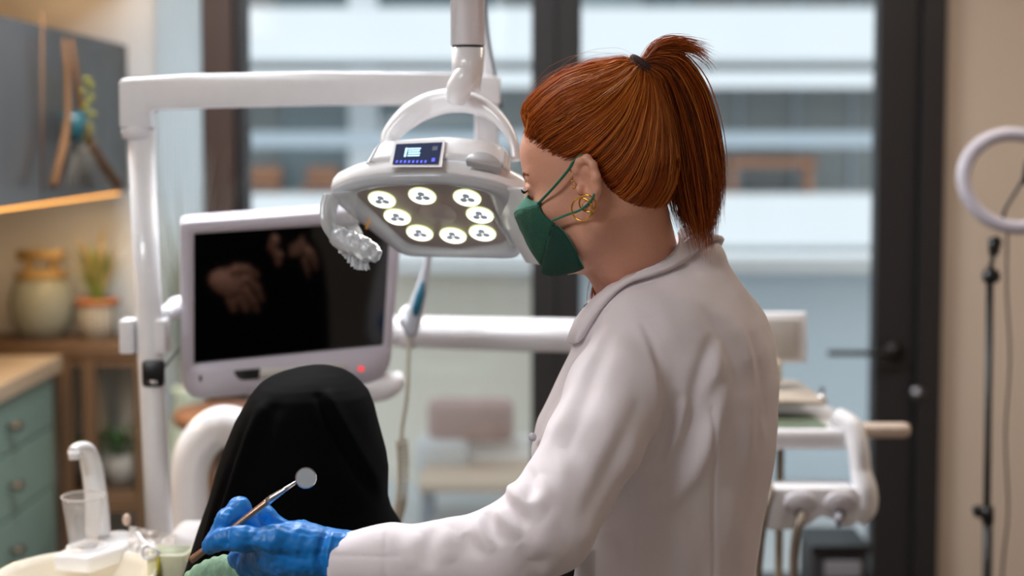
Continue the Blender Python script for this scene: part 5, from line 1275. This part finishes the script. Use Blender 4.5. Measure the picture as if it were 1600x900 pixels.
for pts, w_, h in (([(505, 838), (500, 868), (505, 895)], .004, -.003), ([(492, 842), (488, 870), (490, 895)], .004, .0018), ([(515, 838), (512, 868), (516, 898)], .003, .003), ([(405, 828), (395, 845), (392, 860)], .004, -.002), ([(360, 832), (358, 848)], .003, -.0018), ([(400, 862), (440, 868), (490, 872)], .008, -.003), ([(365, 790), (385, 800)], .003, -.0015)):
    wr += h * np.exp(-(polydist(V, FD(pts, YG - .03), dw=(VIEW, .1)) / w_) ** 2)
glove = mk('glove', (V + N * wr[:, None], F), M_glove, wom)
# right glove behind the forearm
YR = 2.17
def GR(x, y, o=0): return P(x + 190, y + 60, YR + o)
def gr_sdf(p):
    d = s_chain(p, [GR(740, 934), GR(715, 938), GR(690, 940)], [.030, .028, .033], .02)
    for i in range(4):
        o = (i - 1.5) * .019; d = sU(d, s_chain(p, [GR(672, 938, o), GR(640, 934, o * 1.2), GR(612, 944, o * 1.2), GR(598, 962, o * 1.1)], [.012, .0105, .0095, .0085], .006), .004)
    d = sU(d, s_chain(p, [GR(700, 938, -.025), GR(668, 925, -.045), GR(640, 930, -.05)], [.014, .012, .010], .006), .008)
    return d.astype(np.float32)
V, F = sdf_mesh(gr_sdf, GR(590, 900) + A(-.03, -.09, -.1), GR(760, 900) + A(.02, .08, .05), .003)
mk('glove', (relax(V, F, 2, .5), F), M_glove, wom)
# mirror in the hand
mi = thing('dental_mirror', tuple(G(420, 780, -.005)), 'round headed dental mirror with a metal handle held in the blue glove', 'dental mirror')
m0, m1, m2, m3 = G(298, 876, -.012), G(418, 784, -.008), G(424, 779, -.008), G(465, 752, -.006)
mk('handle', tube([m0, m0 * .97 + m1 * .03, m0 * .5 + m1 * .5, m1 * .98 + m0 * .02, m1], [.0040, .0046, .0040, .0042, .0036], 16), mat('mirror_handle', (170, 140, 120), .28, metal=.85), mi)
mk('ferrule', tube([m1, m2, m2 * .6 + m3 * .4, m3], [.0048, .0044, .0032, .0018], 16), M_chrome, mi)
mc = G(478, 747, -.006); mnv = nrm(A(.12, -1, .06))
u1 = nrm(np.cross(mnv, A(0, 0, 1))); v1 = np.cross(mnv, u1)
mk('mirror_rim', slab(np.array([(math.cos(a) * .0132, math.sin(a) * .0132) for a in np.linspace(0, 2 * math.pi, 40, endpoint=False)]), mc, u1, v1, mnv, -.003, .0005, .0008), M_chrome, mi, False)
mk('mirror_face', slab(np.array([(math.cos(a) * .0118, math.sin(a) * .0118) for a in np.linspace(0, 2 * math.pi, 40, endpoint=False)]), mc, u1, v1, mnv, 0, .0011), mat('mirror_glass', (196, 206, 214), .3, metal=.3), mi, False)

# trousers, legs and shoes below the coat
M_tr = mat('black_trousers', (26, 26, 30), .8)
bx, by = P(1040, 900, 2.02)[0], 2.02
def tr_sdf(p):
    d = s_ell(p, (bx, by, .78), (.13, .15, .14))
    for s in (-1, 1):
        h = A(bx, by, .78) + BF.l * .085 * s; d = sU(d, s_chain(p, [h, A(h[0] - .02, h[1], .46), A(h[0] + .02, h[1], .10)], [.092, .070, .058], .02), .02)
    return np.maximum(d, .09 - p[:, 2]).astype(np.float32)
V, F = sdf_mesh(tr_sdf, (bx - .3, by - .35, .05), (bx + .3, by + .35, 1.0), .012)
mk('trousers', (relax(V, F, 1), F), M_tr, wom)
for s in (-1, 1):
    h = A(bx + .02, by, 0) + BF.l * .085 * s
    V, F = sdf_mesh(lambda p: np.maximum(s_chain(p, [h + A(0, 0, .06), h + BF.f * .06 + A(0, 0, .04), h + BF.f * .15 + A(0, 0, .03)], [.048, .045, .036], .02), -p[:, 2]).astype(np.float32), h + A(-.28, -.16, -.02), h + A(.12, .26, .16), .006)
    mk('shoe', (relax(V, F, 1), F), mat('white_clog', (210, 210, 212), .5), wom)
# black badge strap with pale printing showing below the sleeve
M_txt = mat('strap_print', (150, 152, 136), .7)
stp = mk('badge_strap', slab(rnd(np.array([(-.022, -.06), (.022, -.06), (.022, .05), (-.022, .05)]), .003, 3), P(872, 893, 1.855), nrm(A(1, -.25, 0)), nrm(A(.12, 0, 1)), nrm(A(-.25, -1, 0)), 0, .004, .001), mat('black_webbing', (22, 21, 22), .8), wom)
def text(nm, s, c, ex, ey, ez, size, m, par, rot=0, align='CENTER'):
    cu = bpy.data.curves.new(nm, 'FONT'); cu.body = s; cu.size = size; cu.extrude = .0002; cu.align_x = align; cu.align_y = 'CENTER'
    o = bpy.data.objects.new(nm, cu); C.objects.link(o); dg = bpy.context.evaluated_depsgraph_get(); me = bpy.data.meshes.new_from_object(o.evaluated_get(dg)); bpy.data.objects.remove(o)
    V_ = np.array([v.co[:] for v in me.vertices]); F_ = [tuple(p_.vertices) for p_ in me.polygons]; c_, s_ = math.cos(rot), math.sin(rot)
    x = V_[:, 0] * c_ - V_[:, 1] * s_; y = V_[:, 0] * s_ + V_[:, 1] * c_
    return mk(nm, (x[:, None] * ex + y[:, None] * ey + V_[:, 2:] * ez + np.array(c), F_), m, par, False)
text('strap_print', 'DENTA', P(859, 892, 1.850), nrm(A(1, -.25, 0)), nrm(A(.12, 0, 1)), nrm(A(-.25, -1, 0)), .0105, M_txt, stp, rot=math.radians(80))

# ---------------------------------------------------------------- seated patient under a black veil, back to us
PY = 2.06
pa = thing('person', tuple(A(P(478, 900, PY)[0], PY, 0)), 'person seated with back to us, wholly covered by a long black veil', 'person')
pr = [(575.5, 478, 502), (578, 458, 518), (584, 438, 538), (592, 420, 552), (602, 404, 564), (616, 390, 576), (636, 376, 584), (660, 363, 590), (685, 354, 597), (710, 345, 604), (735, 337, 608), (755, 331, 608), (780, 323, 608), (800, 316, 614), (830, 306, 634), (860, 297, 646), (900, 284, 652), (960, 268, 660), (1040, 255, 668), (1200, 240, 680), (1410, 236, 690)]
rr = []; NP = 120
for y, x0, x1 in pr:
    cx = (x0 + x1) / 2; hw = (x1 - x0) / 2 / FP * PY; z = P(0, y, PY)[2]; c = P(cx, y, PY)
    dep = min(hw * 1.0, .135) if y < 800 else min(.135 + (y - 800) / 600 * .08, .19)
    row = []
    for i in range(NP):
        a = i * 2 * math.pi / NP; ca_, sa_ = math.cos(a), math.sin(a)
        row.append(A(c[0] + hw * np.sign(ca_) * abs(ca_) ** .92, PY + .01 + dep * np.sign(sa_) * abs(sa_) ** .92, z))
    rr.append(row)
rr = np.array(rr)
# refine rows smoothly
zz_ = rr[:, 0, 2]; nz = 150; tq = np.linspace(0, len(rr) - 1, nz); rr2 = np.empty((nz, NP, 3))
for c_ in range(3):
    for i in range(NP): rr2[:, i, c_] = np.interp(tq, np.arange(len(rr)), rr[:, i, c_])
V, F = loft(rr2)
V = np.array(V); Fq4 = np.array([f for f in F if len(f) == 4]); 
for _ in range(3): V = relax(V, Fq4, 1, .5) * 1.0
N = vnormals(V, Fq4); disp = np.zeros(len(V))
for pts, w_, h in (([(492, 620), (520, 670), (548, 720), (580, 780), (640, 850)], .007, .010), ([(505, 620), (535, 675), (565, 730), (605, 790)], .010, -.008), ([(560, 600), (578, 650), (590, 700), (596, 760)], .007, .007), ([(572, 600), (592, 660), (601, 715)], .006, -.005),
                   ([(380, 650), (355, 720), (335, 800), (318, 880)], .006, .009), ([(396, 640), (370, 720), (350, 800), (335, 880)], .010, -.008), ([(360, 680), (335, 770), (312, 860)], .006, -.006), ([(420, 640), (395, 740), (380, 850)], .012, .005), ([(440, 800), (470, 850), (500, 900)], .02, .006)):
    disp += h * np.exp(-(polydist(V, FD(pts, PY - .10), dw=(VIEW, .2)) / w_) ** 2)
disp += .003 * noise3(V * A(1, 1, .3), 8)
V = V + N * disp[:, None]
M_veil = mat('black_veil', (2, 2, 3), .8, bump=.1, scale=500); M_veil.node_tree.nodes['Principled BSDF'].inputs['Specular IOR Level'].default_value = .06
veil = mk('veil', (V, F), M_veil, pa)
# the head, trunk and arms inside, hands out in front on the lap
PF_ = Frame(A(P(490, 660, PY)[0], PY + .02, P(490, 745, PY)[2]), math.radians(90), math.radians(5))
hd = PF_.O
def pat_sdf(p):
    d = head_sdf((PF_.loc(p) * 1.06).astype(np.float32), False)
    d = sU(d, s_cap(p, hd + A(0, -.01, -.04), hd + A(0, -.02, -.18), .05, .06), .03)
    d = sU(d, s_ell(p, hd + A(0, -.01, -.38), (.13, .10, .20)), .05)
    return d.astype(np.float32)
V, F = sdf_mesh(pat_sdf, hd + A(-.22, -.17, -.60), hd + A(.22, .17, .16), .006)
mk('body', (relax(V, F, 1), F), M_skin, pa)
# hands held up in front; the screen mirrors them
def refl(zx, zy, Y):
    px, py = 260 + zx / 2.6475, 300 + zy / 2.6475
    q = onplane(px, py, mo, mn); d = ray(px, py); r = d - 2 * np.dot(d, mn) * mn
    return q + r * ((Y - q[1]) / r[1])
YHd = 2.225
def H(zx, zy, o=0): return refl(zx, zy, YHd + o)
hands = [(([H(214, 358), H(236, 364), H(262, 372)], [.019, .026, .030]),
   [[(270, 345), (330, 352), (372, 390), (392, 440)], [(278, 368), (325, 400), (352, 440), (374, 484)], [(266, 390), (300, 430), (322, 470), (338, 508)], [(246, 400), (264, 440), (276, 472), (290, 500)], [(240, 340), (290, 312), (330, 312), (372, 340)]]),
   (([H(500, 150), H(508, 185), H(515, 215)], [.022, .027, .030]),
   [[(478, 215), (468, 250), (464, 280), (470, 312)], [(504, 235), (506, 280), (512, 315), (518, 352)], [(535, 235), (560, 275), (572, 310), (580, 350)], [(555, 215), (590, 245), (606, 275), (614, 310)], [(480, 175), (450, 190), (438, 220), (442, 250)]])]
wr_ = []
for (palm, pr_), fing in hands:
    def h_sdf(p, palm=palm, pr_=pr_, fing=fing):
        d = s_chain(p, palm, pr_, .01)
        for i, f in enumerate(fing):
            d = sU(d, s_chain(p, [palm[-1] * .5 + H(*f[0]) * .5] + [H(*q, o) for q, o in zip(f, (0, .012, .008, -.004))], [.013, .0105, .0092, .0082, .0070], .004), .004)
        return d.astype(np.float32)
    c_ = palm[1]; V, F = sdf_mesh(h_sdf, c_ - A(.12, .08, .14), c_ + A(.14, .08, .10), .0028)
    mk('hand', (relax(V, F, 1), F), M_skin, pa)
    wr_.append(palm[0])
def sl_sdf(p):
    d = s_chain(p, [wr_[0] + A(0, 0, -.0), hd + A(-.05, .12, -.20), hd + A(-.05, .0, -.22)], [.017, .035, .05], .02)
    return np.minimum(d, s_chain(p, [wr_[1] + A(0, -.0, -.0), hd + A(.04, .12, -.20), hd + A(.05, .0, -.22)], [.030, .045, .05], .02)).astype(np.float32)
V, F = sdf_mesh(sl_sdf, hd + A(-.26, -.1, -.36), hd + A(.26, .36, .12), .007)
mk('sleeve', (relax(V, F, 1), F), M_veil, pa)
# veil falling over the knees and legs on the seat
chx = P(478, 900, PY)[0]
rows = []
for y, w_, zt, r_ in ((2.02, .17, .72, .08), (2.2, .19, .70, .08), (2.45, .19, .68, .07), (2.65, .18, .67, .07), (2.8, .16, .62, .06), (2.88, .13, .57, .03)):
    rows.append([A(chx + w_ * np.sign(math.cos(a)) * abs(math.cos(a)) ** .6, y, .525 + (zt - .525) * (.5 + .5 * np.sign(math.sin(a)) * abs(math.sin(a)) ** .6)) for a in np.arange(36) * 2 * math.pi / 36])
mk('veil_lap', loft(rows), M_veil, pa)
# dental chair carrying the patient; its padded headrest top shows under the glove
ch = thing('dental_chair', (chx, 1.9, 0), 'dental chair with a pale green textured headrest cover just under the blue glove', 'dental chair')
M_mint = mat('mint_cover', (116, 148, 120), .75, bump=.8, scale=85, var=.6, stretch=(1.6, 1, .4))
V, F = sdf_mesh(lambda p: (s_ell(p, P(368, 938, 1.86), (.082, .035, .062))).astype(np.float32), P(368, 938, 1.86) - .12, P(368, 938, 1.86) + .12, .003)
N = vnormals(V, F)
V = V + N * (.0009 * np.sin(V[:, 0] * 520 + 2 * noise3(V, 12)))[:, None]
mk('headrest', (V, F), M_mint, ch)
V, F = sdf_mesh(lambda p: s_ell(p, P(470, 952, 1.86) , (.085, .03, .062)).astype(np.float32), P(470, 960, 1.86) - .12, P(470, 960, 1.86) + .12, .005)
mk('headrest_cushion', (V, F), mat('teal_cover', (116, 170, 150), .6), ch)
M_up = mat('chair_upholstery', (150, 176, 160), .5)
mk('backrest', slab(rounded_outline(.42, .42, .09), (chx, 1.815, .72), EX, EZ, -EY, -.025, .03, .012), M_up, ch)
mk('headrest_post', box(chx - .10, chx - .06, 1.80, 1.825, .88, P(400, 950, 1.86)[2] - .02), M_chrome, ch, False, .004)
mk('seat', slab(rounded_outline(.42, 1.16, .12), (chx, 2.36, .42), EX, EY, EZ, 0, .10, .03), M_up, ch)
mk('pedestal', box(chx - .13, chx + .13, 2.15, 2.65, .04, .42), M_whitem, ch, True, .04)
mk('foot', slab(rounded_outline(.4, .9, .1), (chx, 2.4, 0), EX, EY, EZ, 0, .045, .01), M_whitem, ch)
for i, (x_, y_, e_, _c) in enumerate(FILL_PANELS):  # housings for the added fill lamps, all out of view
    fx = thing('fill_light', (x_, y_, 2.9), 'flat rectangular fill light panel added unseen under the ceiling ' + ('behind the camera on the right', 'behind the camera on the left', 'near the glass door', 'near the white curtain')[i], 'ceiling light', 'fill light panels')
    mk('housing', join(box(x_ - .6, x_ + .6, y_ - .3, y_ + .3, 2.872, 2.898)), M_whitem, fx, False, .004)
